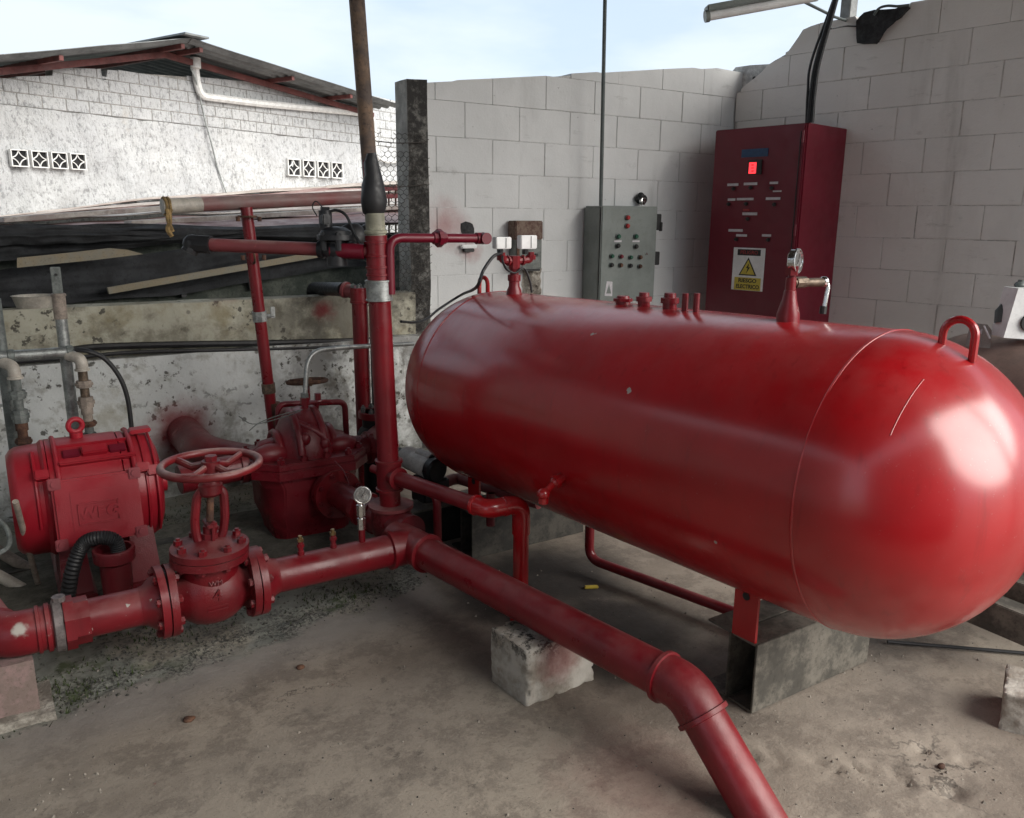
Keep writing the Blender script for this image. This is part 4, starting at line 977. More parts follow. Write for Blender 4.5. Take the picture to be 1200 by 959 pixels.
b = MB(); k = c + dh * .035 + VZ * .075; b.cyl(k, k + VZ * .060, .023, seg=14); b.cyl(k + VZ * .060, k + VZ * .072, .016, seg=6); b.box(k + V((-.01, -.028, .03)), (.03, .03, .035), bev=.004); b.build('coil', M['black'], sv)
b = MB(); b.tube(curve([k + VZ * .05, k - dh * .04 + VZ * .062, k - dh * .075 + VZ * .045, k - dh * .10 - VZ * .01, k - dh * .12 - VZ * .05]), .005, 8); b.tube(curve([k + V((.0, 0, .06)), k + dh * .03 + VZ * .09, k + dh * .045 + VZ * .07, k + dh * .03 + VZ * .04]), .0022, 6); b.build('wire', M['rubber'], sv)
# small black cylinder pile to its right
b = MB(); 
for dx, dz, r in ((.10, .045, .05), (.17, .05, .045)):
    p = c + V((dx, .10, dz)); b.sphere(p, r, 14, (1.1, .8, .9))
b.warp(.010, 15); b.build('regulator', M['rubber'], sv)

po = thing('leaning_post', 'slim red pipe post leaning slightly, carrying the grey cross pipe at its head', 'post', tuple(P(320, 500, Y=3.6)))
pt, pb = P(288.5, 243, Y=3.62), P(321, 505, Y=3.62)
MB().cyl(pb - VZ * 0, pt, .0255, seg=20).build('post_pipe', M['pipe'], po)
dpz = (pt - pb).normalized()
for y, r, mt in ((371, .032, 'galv'), (455, .031, 'bronze')):
    c = P(0 + 288.5 + (y - 243) * .124, y, Y=3.62); b = MB(); b.cyl(c - dpz * .022, c + dpz * .022, r, seg=8); 
    if y < 400: b.cyl(c, c + V((.06, -.01, .0)), .008, seg=8); b.box(c + V((.055, -.01, .016)), (.02, .01, .05), bev=.002)
    b.build('coupling', M[mt], po)
b = MB(); c = P(322, 487, Y=3.62); b.cyl(c - dpz * .05, c + dpz * .06, .031, seg=16); b.build('socket', M['rust'], po)
for y in (254, 299):
    c = P(288.5 + (y - 243) * .124, y, Y=3.60); b = MB(); b.torus(c, V((1, 0, .1)) if y > 280 else VZ, .036, .005, 24, 6); b.cyl(c + V((.045, -.02, .0)), c + V((.045, -.02, -.02)), .009, seg=8); b.cyl(c + V((-.045, -.02, 0)), c + V((-.045, -.02, -.02)), .009, seg=8); b.build('clamp', M['rust'], po)
up = thing('grey_cross_pipe', 'weathered grey pipe with a dusty top lying across the red post to the rusty pole', 'pipe', tuple(P(300, 237, Y=3.62)))
u0, u1 = P(190, 242, Y=3.62), P(428, 231, Y=3.72)
um = u0.lerp(u1, .17)
MB().cyl(u0, um, .031, seg=20).build('pale_end', M['pvc'], up)
MB().cyl(um, u1, .030, seg=20).build('pipe', M['greytop'], up)
b = MB(); c = u0 + (u1 - u0).normalized() * .01; b.torus(c, u1 - u0, .033, .007, 16, 6); b.torus(c + VX * .014, u1 - u0, .033, .006, 16, 6); b.tube(curve([c + V((0, -.03, -.01)), c + V((.012, -.03, -.05)), c + V((.0, -.025, -.09)), c + V((.015, -.02, -.12))], 6), .010, 6); b.tube(curve([c + V((.02, -.03, -.01)), c + V((.0, -.032, -.05)), c + V((.02, -.025, -.10))], 6), .008, 6); b.warp(.004, 40); o = b.build('rope', M['rope']); tag(o, 'frayed brown rope knotted around the left end of the grey cross pipe', 'rope')

# ---- second red pipe by the wall, black pipe behind it
sp_ = thing('wall_standpipe', 'dark red standpipe with a short side arm, between the low wall and the riser', 'pipe', tuple(P(425, 500, Y=3.88)))
a, bq = P(421, 340, Y=3.88), P(428, 520, Y=3.88); bq.x = a.x; bq.z = 0
b = MB(); b.cyl(bq, a, .040, seg=24); b.cyl(a - VZ * .06, a + VZ * .012, .046, seg=24); ring(b, a - VZ * .06, VZ, .044, .014, .004)
b.build('pipe', M['pipe'], sp_)
for i in range(6): MB().bolt(a + V((.036 * math.cos(i * 1.05), .036 * math.sin(i * 1.05), .012)), VZ, .010, .014, .6).build('bolt', M['galvdull'], sp_)
b = MB(); a2 = a - VZ * .018; al = P(405, 340, Y=3.95); b.cyl(a2, al, .034, seg=20); ring(b, al, a2 - al, .034, .02, .008); b.build('side_arm', M['pinkpipe'], sp_)
b = MB(); ak = P(366, 338, Y=4.6); b.tube(fillet([al + (al - a2) * .1, ak, ak - VZ * .10], .06, 8), .036, 16); b.build('black_bend', M['black'], sp_)
bkp = MB(); p = P(440, 350, Y=3.98); bkp.cyl((p.x, 3.98, 0), (p.x, 3.98, p.z + .12), .036, seg=18); o = bkp.build('black_downpipe', M['black']); tag(o, 'black vertical pipe just right of the dark red standpipe', 'pipe')

# ---- rusty pole of the canopy
pl_ = thing('rusty_pole', 'tall rusty steel pole painted dark red lower down, left of the concrete column', 'pole', tuple(P(445, 500, Y=3.8)))
pa, pm, pbm = P(418.5, 0, Y=3.8), P(432.5, 188, Y=3.8), P(437.5, 245, Y=3.8)
dpole = (pa - pbm).normalized(); top_ = pa + dpole * ((CZ - pa.z) / dpole.z); bot_ = pbm - dpole * (pbm.z / dpole.z)
MB().cyl(pm, top_, .0365, seg=24).build('rusty_length', simple('pole_rust', (.27, .18, .12), .75, .1, .7, 7, .5, 40, c2=(.13, .10, .085)), pl_)
MB().cyl(bot_, pm, .0375, seg=24).build('painted_length', M['pump'], pl_)

# ================================================================== PUMP
PX, PY, PFZ = 1.065, 3.38, .375
pu = thing('split_case_pump', 'shade-darkened red pump with a ribbed humped casing and a bolted flange, behind the valve', 'pump', (PX, PY, 0))
def outline(hx, hy, cut, x0=PX, y0=PY):
    return [(x0 + a, y0 + b_) for a, b_ in ((-hx, -hy + cut), (-hx + cut, -hy), (hx - cut, -hy), (hx, -hy + cut), (hx, hy - cut), (hx - cut, hy), (-hx + cut, hy), (-hx, hy - cut))]
fo = outline(.255, .20, .09)
b = MB(); b.prism([(x, y, PFZ - .040) for x, y in fo], VZ * .038, bev=.005); b.build('lower_flange', M['pump'], pu)
b = MB(); b.prism([(x, y, PFZ + .0005) for x, y in outline(.250, .195, .088)], VZ * .026, bev=.005); uf = b.build('upper_flange', M['pump'], pu)
nb_ = []
loop = outline(.222, .168, .075); tot = 0
for (xa_, ya_), (xb_, yb_) in zip(loop, loop[1:] + loop[:1]):
    n_ = max(1, round(math.hypot(xb_ - xa_, yb_ - ya_) / .085))
    nb_ += [(xa_ + (xb_ - xa_) * i / n_, ya_ + (yb_ - ya_) * i / n_) for i in range(n_)]
for x, y in nb_:
    b = MB(); b.bolt((x, y, PFZ + .026), VZ, .0165, .018, .8); b.build('bolt', M['pump'], uf, smooth=30)
# upper casing: spiral wheel turned round the shaft (along X) with shoulders
sh = [(-.235, 0), (-.235, .055), (-.20, .062), (-.185, .085), (-.13, .095), (-.105, .125), (-.075, .175), (-.045, .205), (0, .215), (.045, .205), (.075, .175), (.105, .125), (.13, .10), (.185, .085), (.20, .062), (.235, .055), (.235, 0)]
b = MB(); b.lathe((PX, PY, PFZ), VX, sh, 56)
for v in b.bm.verts:
    r_ = v.co - V((PX, PY, PFZ)); a = math.atan2(r_.y, r_.z); k = 1 + .06 * math.sin(a); v.co.z = PFZ + r_.z * k * 1.02; v.co.y = PY + r_.y * .80
    if v.co.z < PFZ - .03: v.co.z = PFZ - .03
b.build('upper_casing', M['pump'], pu, smooth=60)
b = MB()
for dx, r0 in ((-.052, .196), (.052, .196), (-.118, .112), (.118, .112)):
    b.tube([V((PX + dx, PY + .82 * r0 * math.sin(t), PFZ + 1.03 * r0 * math.cos(t) + .002)) for t in [(-1.35 + 2.7 * i / 20) for i in range(21)]], .017, 8)
b.tube([V((PX - .05 + .1 * i / 8, PY - .165 * math.sin(.5 + i * .06), PFZ + .20 * math.cos(.5 + i * .06))) for i in range(9)], .014, 8)
for x, y, z, r in ((-.03, -.14, .11, .022), (.15, -.07, .045, .05), (-.16, -.07, .045, .052), (.05, -.15, .08, .022)):
    b.sphere((PX + x, PY + y, PFZ + z), r, 16, (1.5, .9, .9) if r > .04 else (1, 1, 1.3))
b.build('ribs', M['pump'], pu, smooth=60)
# lower casing
b = MB()
low = [[(x, y, PFZ - .040) for x, y in outline(.225, .165, .07)], [(x, y, PFZ - .09) for x, y in outline(.205, .165, .07)], [(x, y, .17) for x, y in outline(.20, .165, .06)], [(x, y, .10) for x, y in outline(.175, .14, .05)], [(x, y, .045) for x, y in outline(.165, .13, .04)]]
rings = [[b.bm.verts.new(p) for p in l] for l in low]
for a_, c_ in zip(rings, rings[1:]): b.bridge(a_, c_)
b.bm.faces.new(rings[0]); b.bm.faces.new(rings[-1][::-1]); bmesh.ops.bevel(b.bm, geom=b.bm.edges[:], offset=.006, segments=2, affect='EDGES')
b.build('lower_casing', M['pump'], pu, smooth=40)
# discharge nozzle towards the viewer
dz = PZ + .005; nA = V((1.135, 3.20, dz)); nB = nodeA - dirB * .09; dd = (nB - nA).normalized()
b = MB(); b.cyl(V((1.11, 3.32, dz)), nA, .085, .075, seg=32); b.cyl(nA, nA + dd * .022, .105, seg=36); b.build('discharge_nozzle', M['pump'], pu)
b = MB(); b.cyl(nA + dd * .026, nA + dd * .046, .105, seg=36); b.cyl(nA + dd * .04, nB, R4, seg=32); k = nA.lerp(nB, .66); ring(b, k, dd, R4, .045, .012); b.cyl(k, k + dd * .03, .074, seg=8); b.build('discharge_pipe', M['pipe'], pu, smooth=30)
for i in range(8): MB().bolt(nA + dd * .046 + V((math.cos(i * .785 + .3), 0, math.sin(i * .785 + .3))) * .088, dd, .012, .012, .8).build('nozzle_bolt', M['pump'], pu, smooth=30)
# shaft, coupling guard, bearing brackets
b = MB(); b.cyl((PX - .24, PY, PFZ), (PX - .40, PY - .02, PFZ - .01), .028, seg=16); b.cyl((PX - .27, PY, PFZ - .01), (PX - .52, PY - .02, PFZ - .02), .058, seg=24); b.cyl((PX - .245, PY, PFZ - .01), (PX - .275, PY, PFZ - .01), .07, seg=24); b.build('shaft_coupling', M['pump'], pu)
b = MB(); b.lathe((PX + .23, PY, PFZ - .01), VX, [(0, .062), (.06, .062), (.065, .075), (.085, .075), (.09, .05), (.10, 0)], 24); b.build('bearing_housing', M['pump'], pu)
# suction pipe out of the wall
sx = P(216, 506, Y=YL); b = MB(); pth = fillet([V((sx.x, YL + .06, sx.z)), V((sx.x + .01, 3.86, sx.z - .02)), V((PX - .09, 3.62, PFZ - .10)), V((PX - .03, PY + .14, PFZ - .10))], .12, 8); b.tube(pth, .083, 28); b.build('suction_pipe', M['pump'], pu)
# vent tubing over the casing
tz = P(355, 470, Y=PY).z
b = MB(); l0, l1, r1, r0 = P(326, 515, Y=3.50), P(326, 474, Y=3.50), P(404, 471, Y=3.50), P(406, 515, Y=3.50)
b.tube(fillet([l0, l1, r1, r0], .035, 6), .014, 12); b.build('vent_tubing', M['pump'], pu)
top = P(357, 466, Y=PY); b = MB(); b.cyl(V((top.x, PY, PFZ + .20)), V((top.x, PY, top.z)), .014, seg=12); b.cyl(V((top.x, PY, top.z - .03)), V((top.x, PY, top.z)), .020, seg=6); b.cyl(V((top.x + .05, PY, PFZ + .2)), V((top.x + .055, PY - .01, top.z - .01)), .010, seg=10); b.cyl(V((top.x + .055, PY - .01, top.z - .02)), V((top.x + .055, PY - .01, top.z + .015)), .014, seg=6)
b.tube(curve([V((top.x + .0, PY, top.z - .03)), V((top.x + .06, PY - .02, top.z - .02)), V((top.x + .11, PY, top.z - .03))], 6), .008, 8); b.build('air_cock', M['pump'], pu)
for pts in (((355, 480), (330, 486), (305, 495), (292, 505)), ((352, 482), (322, 492), (296, 497), (280, 488))):
    MB().tube(curve([P(x, y, Y=PY - .10) for x, y in pts], 5), .0022, 5).build('loose_wire', M['galvdull'], pu)
MB().tube(curve([P(392, 540, Y=3.15), P(405, 556, Y=3.10), P(414, 585, Y=3.05), P(415, 610, Y=3.0)], 6), .003, 6).build('bleed_tube', M['pump'], pu)
st = thing('silver_tube', 'bare silvery tube rising from the pump top and bending right behind the riser', 'tube', tuple(top))
b = MB(); b.tube(fillet([V((top.x, PY, top.z - .02)), P(360, 412, Y=3.40), P(400, 407.5, Y=3.45), P(484, 403, Y=3.6)], .10, 10), .0105, 12); b.build('tube', M['galv'], st)
b = MB(); b.cyl(V((top.x, PY, top.z - .012)), V((top.x, PY, top.z + .02)), .017, seg=6); b.build('nut', M['galvdull'], st)
# plinth
pp = thing('pump_plinth', 'low stained concrete plinth under the red pump and motor', 'plinth', (.75, 3.35, 0))
b = MB(); b.box((.68, 3.38, .022), (1.75, .62, .06)); bmesh.ops.subdivide_edges(b.bm, edges=b.bm.edges[:], cuts=14, use_grid_fill=True); b.warp(.008, 7); b.build('slab', simple('stained_concrete', (.12, .115, .095), .95, 0, .5, 8, .8, 40, c2=(.06, .06, .048), dist=.01), pp)
# rusty handwheel valve behind the pump
rvw = thing('rusty_valve', 'small rusty valve seen edge-on behind the pump, only its flat brown handwheel showing', 'valve', tuple(P(360, 470, Y=3.95)))
c = P(360, 447, Y=3.95); b = MB(); b.torus(c, V((.0, .10, 1)), .095, .011, 36, 8); b.build('handwheel', M['rust'], rvw)
b = MB()
for i in range(3): d = V((math.cos(i * 2.09 + .4), math.sin(i * 2.09 + .4), 0)); b.tube([c, c + d * .09], .009, 8)
b.cyl(c - VZ * .02, c + VZ * .015, .022, seg=10); b.build('spokes', M['rust'], rvw)
b = MB(); b.cyl(V((c.x, c.y, .28)), c, .012, seg=10); b.lathe((c.x, c.y, .0), VZ, [(0, .05), (.16, .05), (.17, .075), (.19, .075), (.20, .05), (.27, .045), (.30, .02)], 20); b.build('body', M['pump'], rvw)

# check valve cluster right of the pump
cv = thing('check_valve', 'dark valve body with red flanges and pale bolts squeezed between the pump and the tank', 'valve', tuple(P(440, 560, Y=3.45)))
c = P(438, 500, Y=3.55); ct = P(437, 482, Y=3.55)
b = MB(); b.cyl((c.x, c.y, .06), (c.x, c.y, ct.z), .055, seg=24); b.sphere((c.x, c.y, c.z - .06), .085, 20); b.build('body', M['blacksteel'], cv)
b = MB(); b.cyl((ct.x + .02, c.y, ct.z - .03), (ct.x + .02, c.y, ct.z), .088, seg=28); b.build('flange', M['pipe'], cv)
b = MB()
for i in range(8): a = i * .785; MB().bolt((ct.x + .02 + .07 * math.cos(a), c.y + .07 * math.sin(a), ct.z), VZ, .012, .014, 1.0).build('bolt', M['galvdull'], cv, smooth=30)
b = MB(); k = P(430, 516, Y=3.38); b.sphere(k, .034, 14, (1.2, 1, .85)); b.cyl(k, k + V((.10, .12, .0)), .030, seg=12); b.cyl(k + V((-.03, -.02, -.02)), k + V((-.05, -.03, -.03)), .03, seg=8)
for i in range(5): b.bolt(k + V((.03 * math.cos(i * 1.26), -.02, .03 * math.sin(i * 1.26))), -VY, .010, .010)
b.warp(.004, 30); b.build('side_cover', M['pinkpipe'], cv, smooth=30)
b = MB(); k = P(418, 528, Y=3.32); b.cyl(k, k + V((.05, .04, .01)), .014, seg=8); b.cyl(k - V((.02, .015, 0)), k + VZ * .0, .018, seg=6); b.build('union', M['galvdull'], cv, smooth=30)
# grey jockey pump
jp = thing('jockey_motor', 'small dusty grey motor with a black fan end under the far tank end', 'motor', tuple(P(492, 570, Y=3.25)))
ja, jb_ = P(472, 533, Y=3.30), P(515, 553, Y=3.02); dj = (jb_ - ja).normalized(); L_ = (jb_ - ja).length
b = MB(); b.lathe(ja, dj, [(0, 0), (0, .030), (.02, .044), (.045, .052), (L_ * .8, .055), (L_ * .82, .055), (L_ * .82, 0)], 28); b.build('housing', M['jockey'], jp)
k = ja.lerp(jb_, .60); b = MB(); b.cyl(k + VZ * .045 - dj * .04, k + VZ * .045 + dj * .06, .023, seg=16); b.build('junction_box', M['jockey'], jp)
b = MB(); b.cyl(k + VZ * .045 + dj * .061, k + VZ * .045 + dj * .067, .020, seg=16); b.build('box_mouth', M['ink'], jp)
b = MB(); b.lathe(ja + dj * L_ * .81, dj, [(0, .055), (.035, .055), (.045, .045), (.045, 0)], 28); b.box(ja.lerp(jb_, .75) - VZ * .10, (.13, .13, .12), bev=.01); b.build('fan_cover', M['black'], jp)
b = MB(); b.cyl(ja - dj * .03, ja + dj * .005, .028, seg=16); b.build('shaft_end', M['galvdull'], jp)
# thin red line under the branch pipe
tl_ = thing('thin_red_line', 'thin red pipe running just under the thicker branch pipe between the riser and the tank', 'pipe', tuple(P(480, 565, z=.35)))
a, bq = P(436, 549, z=.40), P(512, 580, z=.36); b = MB(); b.tube(fillet([a, bq, V((bq.x, bq.y, .18))], .04, 5), .0165, 12); b.build('pipe', M['pipe'], tl_)
ar = thing('pink_return_pipe', 'dusty pinkish pipe bent under the tank beside the far support', 'pipe', tuple(P(580, 580, z=.22)))
b = MB(); b.tube(fillet([P(505, 572, z=.24), P(535, 560, z=.24), P(632, 590, z=.235)], .04, 6), .026, 16); b.build('pipe', M['pinkpipe'], ar)
b = MB(); k = P(575, 588, z=.30); b.cyl((k.x, k.y, .20), (k.x, k.y, .335), .018, seg=12); b.cyl((k.x, k.y, .325), (k.x, k.y, .335), .012, seg=8); b.build('stub', M['pump'], ar)
# ================================================================== MOTOR
MX0, MX1, MY, MZ, MR = -.035, .455, 3.30, .385, .213
mo = thing('electric_motor', 'red electric motor with a square terminal cover and lifting eye, far left', 'motor', ((MX0 + MX1) / 2, MY, 0))
b = MB(); mw = MX1 - MX0
b.lathe((MX0 + .12, MY, MZ), VX, [(0, MR - .012), (.004, MR), (mw - .255, MR), (mw - .250, MR - .014)], 56); 
b.build('frame', M['motor'], mo)
b = MB(); b.lathe((MX0, MY, MZ), VX, [(0, 0), (0, MR * .80), (.012, MR * .88), (.03, MR * .93), (.10, MR * .95), (.112, MR * 1.0), (.121, MR * 1.0), (.121, MR * .9)], 56); b.build('fan_cowl', M['motor'], mo)
b = MB(); b.lathe((MX1 - .13, MY, MZ), VX, [(0, MR * .92), (0, MR * .99), (.02, MR * .99), (.025, MR * .96), (.09, MR * .95), (.115, MR * .88), (.13, MR * .70), (.135, MR * .4), (.14, 0)], 56); b.build('end_bell', M['motor'], mo)
b = MB(); b.cyl((MX1 - .01, MY, MZ), (MX1 + .03, MY, MZ), .045, seg=20); b.build('bearing_cap', M['motor'], mo)
def shell(x, ang, r=MR): return V((x, MY - r * math.sin(math.radians(ang)), MZ + r * math.cos(math.radians(ang))))
# casting lugs, cooling windows and ribs along the top
for x in (.165, .315):
    c = shell(x, 32, MR + .002); n = (c - V((x, MY, MZ))).normalized(); t_ = VX.cross(n); MB().box(c, (.055, .036, .012), (VX, t_, n), bev=.003).build('vent_recess', M['cab'], mo)
b = MB()
for x, wd in ((.24, .085),):
    c = shell(x, 32, MR + .006); n = (c - V((x, MY, MZ))).normalized(); t_ = VX.cross(n); b.box(c, (wd, .04, .024), (VX, t_, n), bev=.004)
c = shell(.245, 44, MR + .006); n = (c - V((.245, MY, MZ))).normalized(); b.box(c, (.25, .016, .026), (VX, VX.cross(n), n), bev=.004)
c = shell(.235, 20, MR + .001); n = (c - V((.235, MY, MZ))).normalized(); b.box(c, (.24, .010, .014), (VX, VX.cross(n), n), bev=.003)
for x in (.115, .36): 
    b.tube([shell(x, a, MR + .002) for a in range(-20, 66, 5)], .009, 8)
for x in (.045, .10): b.tube([shell(x, a, MR * .965) for a in range(20, 110, 6)], .006, 6)
for x, a in ((.10, 62), (.385, 58), (.42, 62), (.065, 52)):
    c = shell(x, a, MR + .002); n = (c - V((x, MY, MZ))).normalized(); b.box(c, (.045, .035, .030), (VX, VX.cross(n), n), bev=.004)
b.build('casting_ribs', M['motor'], mo, smooth=40)
b = MB(); c = shell(.405, 8, MR * .99); b.box(c + VZ * .01, (.075, .06, .016), (V((1, 0, .04)), VY, VZ), bev=.004); b.build('top_pad', M['motor'], mo)
for x in (.395, .43): MB().tube([shell(x, a, MR * .965) for a in range(-10, 140, 6)], .005, 6).build('bell_groove', M['motor'], mo)
c = V((P(90, 515, Y=MY).x, MY, MZ + MR)); b = MB(); b.cyl(c - VZ * .01, c + VZ * .018, .022, seg=16); b.torus(c + VZ * .044, V((.25, -1, 0)), .024, .0095, 28, 10); b.build('lifting_eye', M['motor'], mo)
# terminal box: a tilted square cover with four corner bolts
bl, br = P(62, 562, Y=MY - .20), P(157, 545, Y=MY - .20); bbl = P(75, 645, Y=MY - .27); bbr = P(163, 628, Y=MY - .27)
bx = V((1, 0, 0)); TBc = V(((bl.x + br.x + bbl.x + bbr.x) / 4, MY - .245, (bl.z + br.z + bbl.z + bbr.z) / 4))
by = V((0, -.22, -1)).normalized(); bn = VX.cross(by).normalized()
if bn.y > 0: bn = -bn
BW, BH = .262, .225
b = MB(); b.box(TBc - bn * .075, (BW * .86, BH * .86, .12), (bx, by, bn), bev=.012); tbx = b.build('terminal_box', M['motor'], mo)
BW, BH = .275, .235
b = MB(); pr = [TBc + bx * (x * BW / 2) + by * (y * BH / 2) for x, y in ((-1, -1), (1, -1), (1, 1), (-1, 1))]; b.prism([p - bn * .018 for p in pr], bn * .026, bev=.008)
b.box(TBc + bn * .0085 , (BW * .62, BH * .60, .004), (bx, by, bn), bev=.0018); cvr = b.build('box_cover', M['motor'], mo, smooth=30)
for x, y in ((-1, -1), (1, -1), (1, 1), (-1, 1)):
    c = TBc + bx * (x * BW * .46) + by * (y * BH * .45) + bn * .008; b = MB(); b.box(c, (.040, .040, .012), (bx, by, bn), bev=.003); b.cyl(c + bn * .006, c + bn * .011, .011, seg=12); b.build('corner_bolt', red('bolt_pink', (.26, .035, .045), (.20, .02, .03), .5, .2), cvr)
b = MB(); o_ = TBc + bn * .011 + by * .012
for a, c, sx_, sy_ in ((0, -.036, .13, .005), (0, .036, .13, .005), (-.063, 0, .005, .075), (.063, 0, .005, .075)): b.box(o_ + bx * a + by * c, (sx_, sy_, .010), (bx, by, bn))
b.build('badge_frame', M['motor'], cvr, smooth=0)
text('WEG', .056, o_ + bn * .001, bx, -by, M['motor'], cvr, 'badge_letters', .0035, bold=.002)
# name plate, feet
b = MB(); c = shell(.055, 52, MR * .97); n = (c - V((.055, MY, MZ))).normalized(); b.box(c, (.018, .035, .004), (VX, VX.cross(n), n)); b.build('name_plate', M['label'], mo)
b = MB()
for x in (.13, .36):
    b.prism([(x - .04, MY - .16, MZ - .10), (x + .04, MY - .16, MZ - .10), (x + .05, MY - .22, .075), (x - .05, MY - .22, .075)], (0, .32, 0)); b.box((x, MY, .066), (.12, .50, .022), bev=.003)
b.build('feet', M['pump'], mo)
# motor base
mb_ = thing('motor_base', 'steel base rails under the red electric motor', 'base', (.2, MY, 0))
for y in (-.20, .20): MB().box((.22, MY + y, .033), (.62, .07, .042), bev=.003).build('rail', M['steel'], mb_)
# flexible conduit and its red stub
cs = thing('conduit_stub', 'red upright pipe stub with a cup top in front of the motor', 'pipe stub', tuple(P(135, 700, z=.0)))
k = P(133, 642, Y=2.92); b = MB(); b.lathe((k.x, k.y, 0), VZ, [(-.02, .045), (k.z - .055, .050), (k.z - .05, .056), (k.z - .042, .066), (k.z - .005, .068), (k.z, .066), (k.z, .056), (k.z - .03, .05), (k.z - .03, 0)], 32); b.build('stub', M['pump'], cs)
fc = MB(); pts = curve([V((k.x + .015, k.y, k.z - .03)), V((k.x + .005, k.y, k.z + .025)), V((k.x - .045, k.y + .0, k.z + .045)), P(96, 640, Y=2.95), P(84, 672, Y=2.95), P(78, 712, Y=2.98)], 16)
fc.tube(pts, .024, 14, rs=[.0255 if i % 2 else .0225 for i in range(len(pts))]); o = fc.build('flexible_conduit', M['rubber']); tag(o, 'black ribbed flexible cable arching out of the red stub in front of the motor', 'cable')
# rods and pipe offcuts left of the motor
for (p, q_, r, mt, nm) in (((-8, 688, 40), (62, 690, 46), .012, 'pvcdirty', 'dirty pale plastic pipe offcut lying lowest of the three at the left edge'),):
    pass
def rod(a, b_, r, mt, nm, name='pipe_offcut'):
    o = MB().cyl(a, b_, r, seg=14).build(name, M[mt]); tag(o, nm, 'pipe offcut'); return o
rod(P(-14, 668, z=.12), P(30, 692, z=.03), .021, 'pvc', 'pale plastic pipe offcut lying lowest at the left edge')
rod(P(-12, 640, z=.12), P(42, 672, z=.03), .022, 'pvcdirty', 'dirty brown plastic pipe offcut leaning just above the pale one at the left edge')
rod(P(18, 588, Y=3.02), P(46, 690, z=.02), .010, 'pvcdirty', 'thin pale rod leaning on the left end of the motor', 'thin_rod')
o = MB().tube(curve([P(-10, 600, Y=3.1), P(8, 620, Y=3.05), P(10, 640, Y=3.0), P(-8, 652, Y=2.98)], 6), .008, 8).build('hose_scrap', M['galvdull']); tag(o, 'grey hose scrap looping at the left edge beside the motor', 'hose')

# ================================================================== GALVANISED PIPES ON THE LEFT
gp = thing('galvanised_pipework', 'grey galvanised water pipes with plastic elbows before the low wall at the left', 'pipework', tuple(P(80, 500, Y=3.85)))
GY = 3.88
def gpt(x, y, Y=GY): return P(x, y, Y=Y)
xa_ = gpt(76, 410).x; xb_ = gpt(3, 420).x
b = MB(); zt_ = gpt(66, 352).z; b.cyl((xa_, GY, 0), (xa_, GY, gpt(68, 372).z), .023, seg=20); b.build('upright', M['galv'], gp)
b = MB(); b.cyl((xa_, GY, gpt(68, 374).z), (xa_, GY, gpt(67, 344).z), .026, seg=20); ring(b, (xa_, GY, gpt(67, 346).z), VZ, .026, .012, .003); b.build('sleeve', M['pvcdirty'], gp)
b = MB(); b.box((xa_, GY, (gpt(66, 346).z + gpt(66, 313).z) / 2), (.038, .012, gpt(66, 313).z - gpt(66, 346).z), bev=.002); b.build('flat_strap', M['galvdull'], gp)
b = MB(); b.cyl((xa_, GY - .007, gpt(66, 322).z), (xa_, GY - .012, gpt(66, 322).z), .006, seg=8); b.build('strap_bolt', M['ink'], gp)
b = MB(); b.cyl((xb_, GY, 0), (xb_, GY, gpt(0, 350).z), .023, seg=20); b.build('upright', M['galvdull'], gp)
b = MB(); hz0, hz1 = gpt(-40, 421, GY - .05), gpt(82, 412.5, GY - .05); b.cyl(hz0, hz1, .0225, seg=20); b.build('cross_pipe', M['galv'], gp)
for k in (hz1, hz0.lerp(hz1, .42)): b = MB(); ring(b, k, VX, .022, .03, .005); b.build('collar', M['galvdull'], gp)
def dropper(x0, y0, x1, y1, xe2, ye2, mats, last):
    """plastic elbow out of the cross pipe, then a chain of fittings hanging down"""
    a = gpt(x0, y0, GY - .05); e = gpt(x1, y1, GY - .10); bt = gpt(xe2, ye2, GY - .10); bt.x = e.x
    b = MB(); b.tube(fillet([a, e, e - VZ * .05], .03, 6), .024, 14); ring(b, e - VZ * .045, VZ, .024, .012, .005); b.build('plastic_elbow', M['pvc'], gp)
    h = e.z - .045 - bt.z; z = e.z - .045
    segs = [(.16, .019, mats[0]), (.10, .030, mats[1]), (.14, .018, mats[0]), (.16, .029, mats[2]), (.10, .024, mats[3]), (.10, .019, mats[3]), (.08, .028, 'rust'), (.10, .018, 'galvdull'), (.06, .026, 'black')]
    tot = sum(s_[0] for s_ in segs)
    for fr_, r, mt in segs:
        dzz = fr_ / tot * h; b = MB(); b.cyl((e.x, e.y, z), (e.x, e.y, z - dzz), r, seg=8 if r > .025 else 14)
        if r > .027: b.cyl((e.x, e.y, z - dzz * .35), (e.x, e.y, z - dzz * .65), r * 1.2, seg=10)
        b.build('fitting', M[mt], gp, smooth=30); z -= dzz
    b = MB(); b.cyl((e.x, e.y, z), (e.x, e.y, 0), .017, seg=12); b.build('tail', M['galvdull'], gp)
dropper(80, 416, 95, 421, 104, 512, ('bronze', 'pvcdirty', 'pvcdirty', 'pvcdirty'), 0)
dropper(2, 424, 16, 430, 32, 535, ('galvdull', 'galvdull', 'galvdull', 'rust'), 0)
o = MB().tube(curve([gpt(90, 410, GY - .08), gpt(103, 412, GY - .10), gpt(122, 420, GY - .10), gpt(139, 440, GY - .10), gpt(149, 465, GY - .10), gpt(154, 500, GY - .10), gpt(156, 530, GY - .10), V((gpt(156, 530, GY - .10).x, GY - .1, .12))], 8), .010, 10).build('arched_hose', M['rubber']); tag(o, 'thin black hose arching from the galvanised pipe down behind the motor', 'hose')

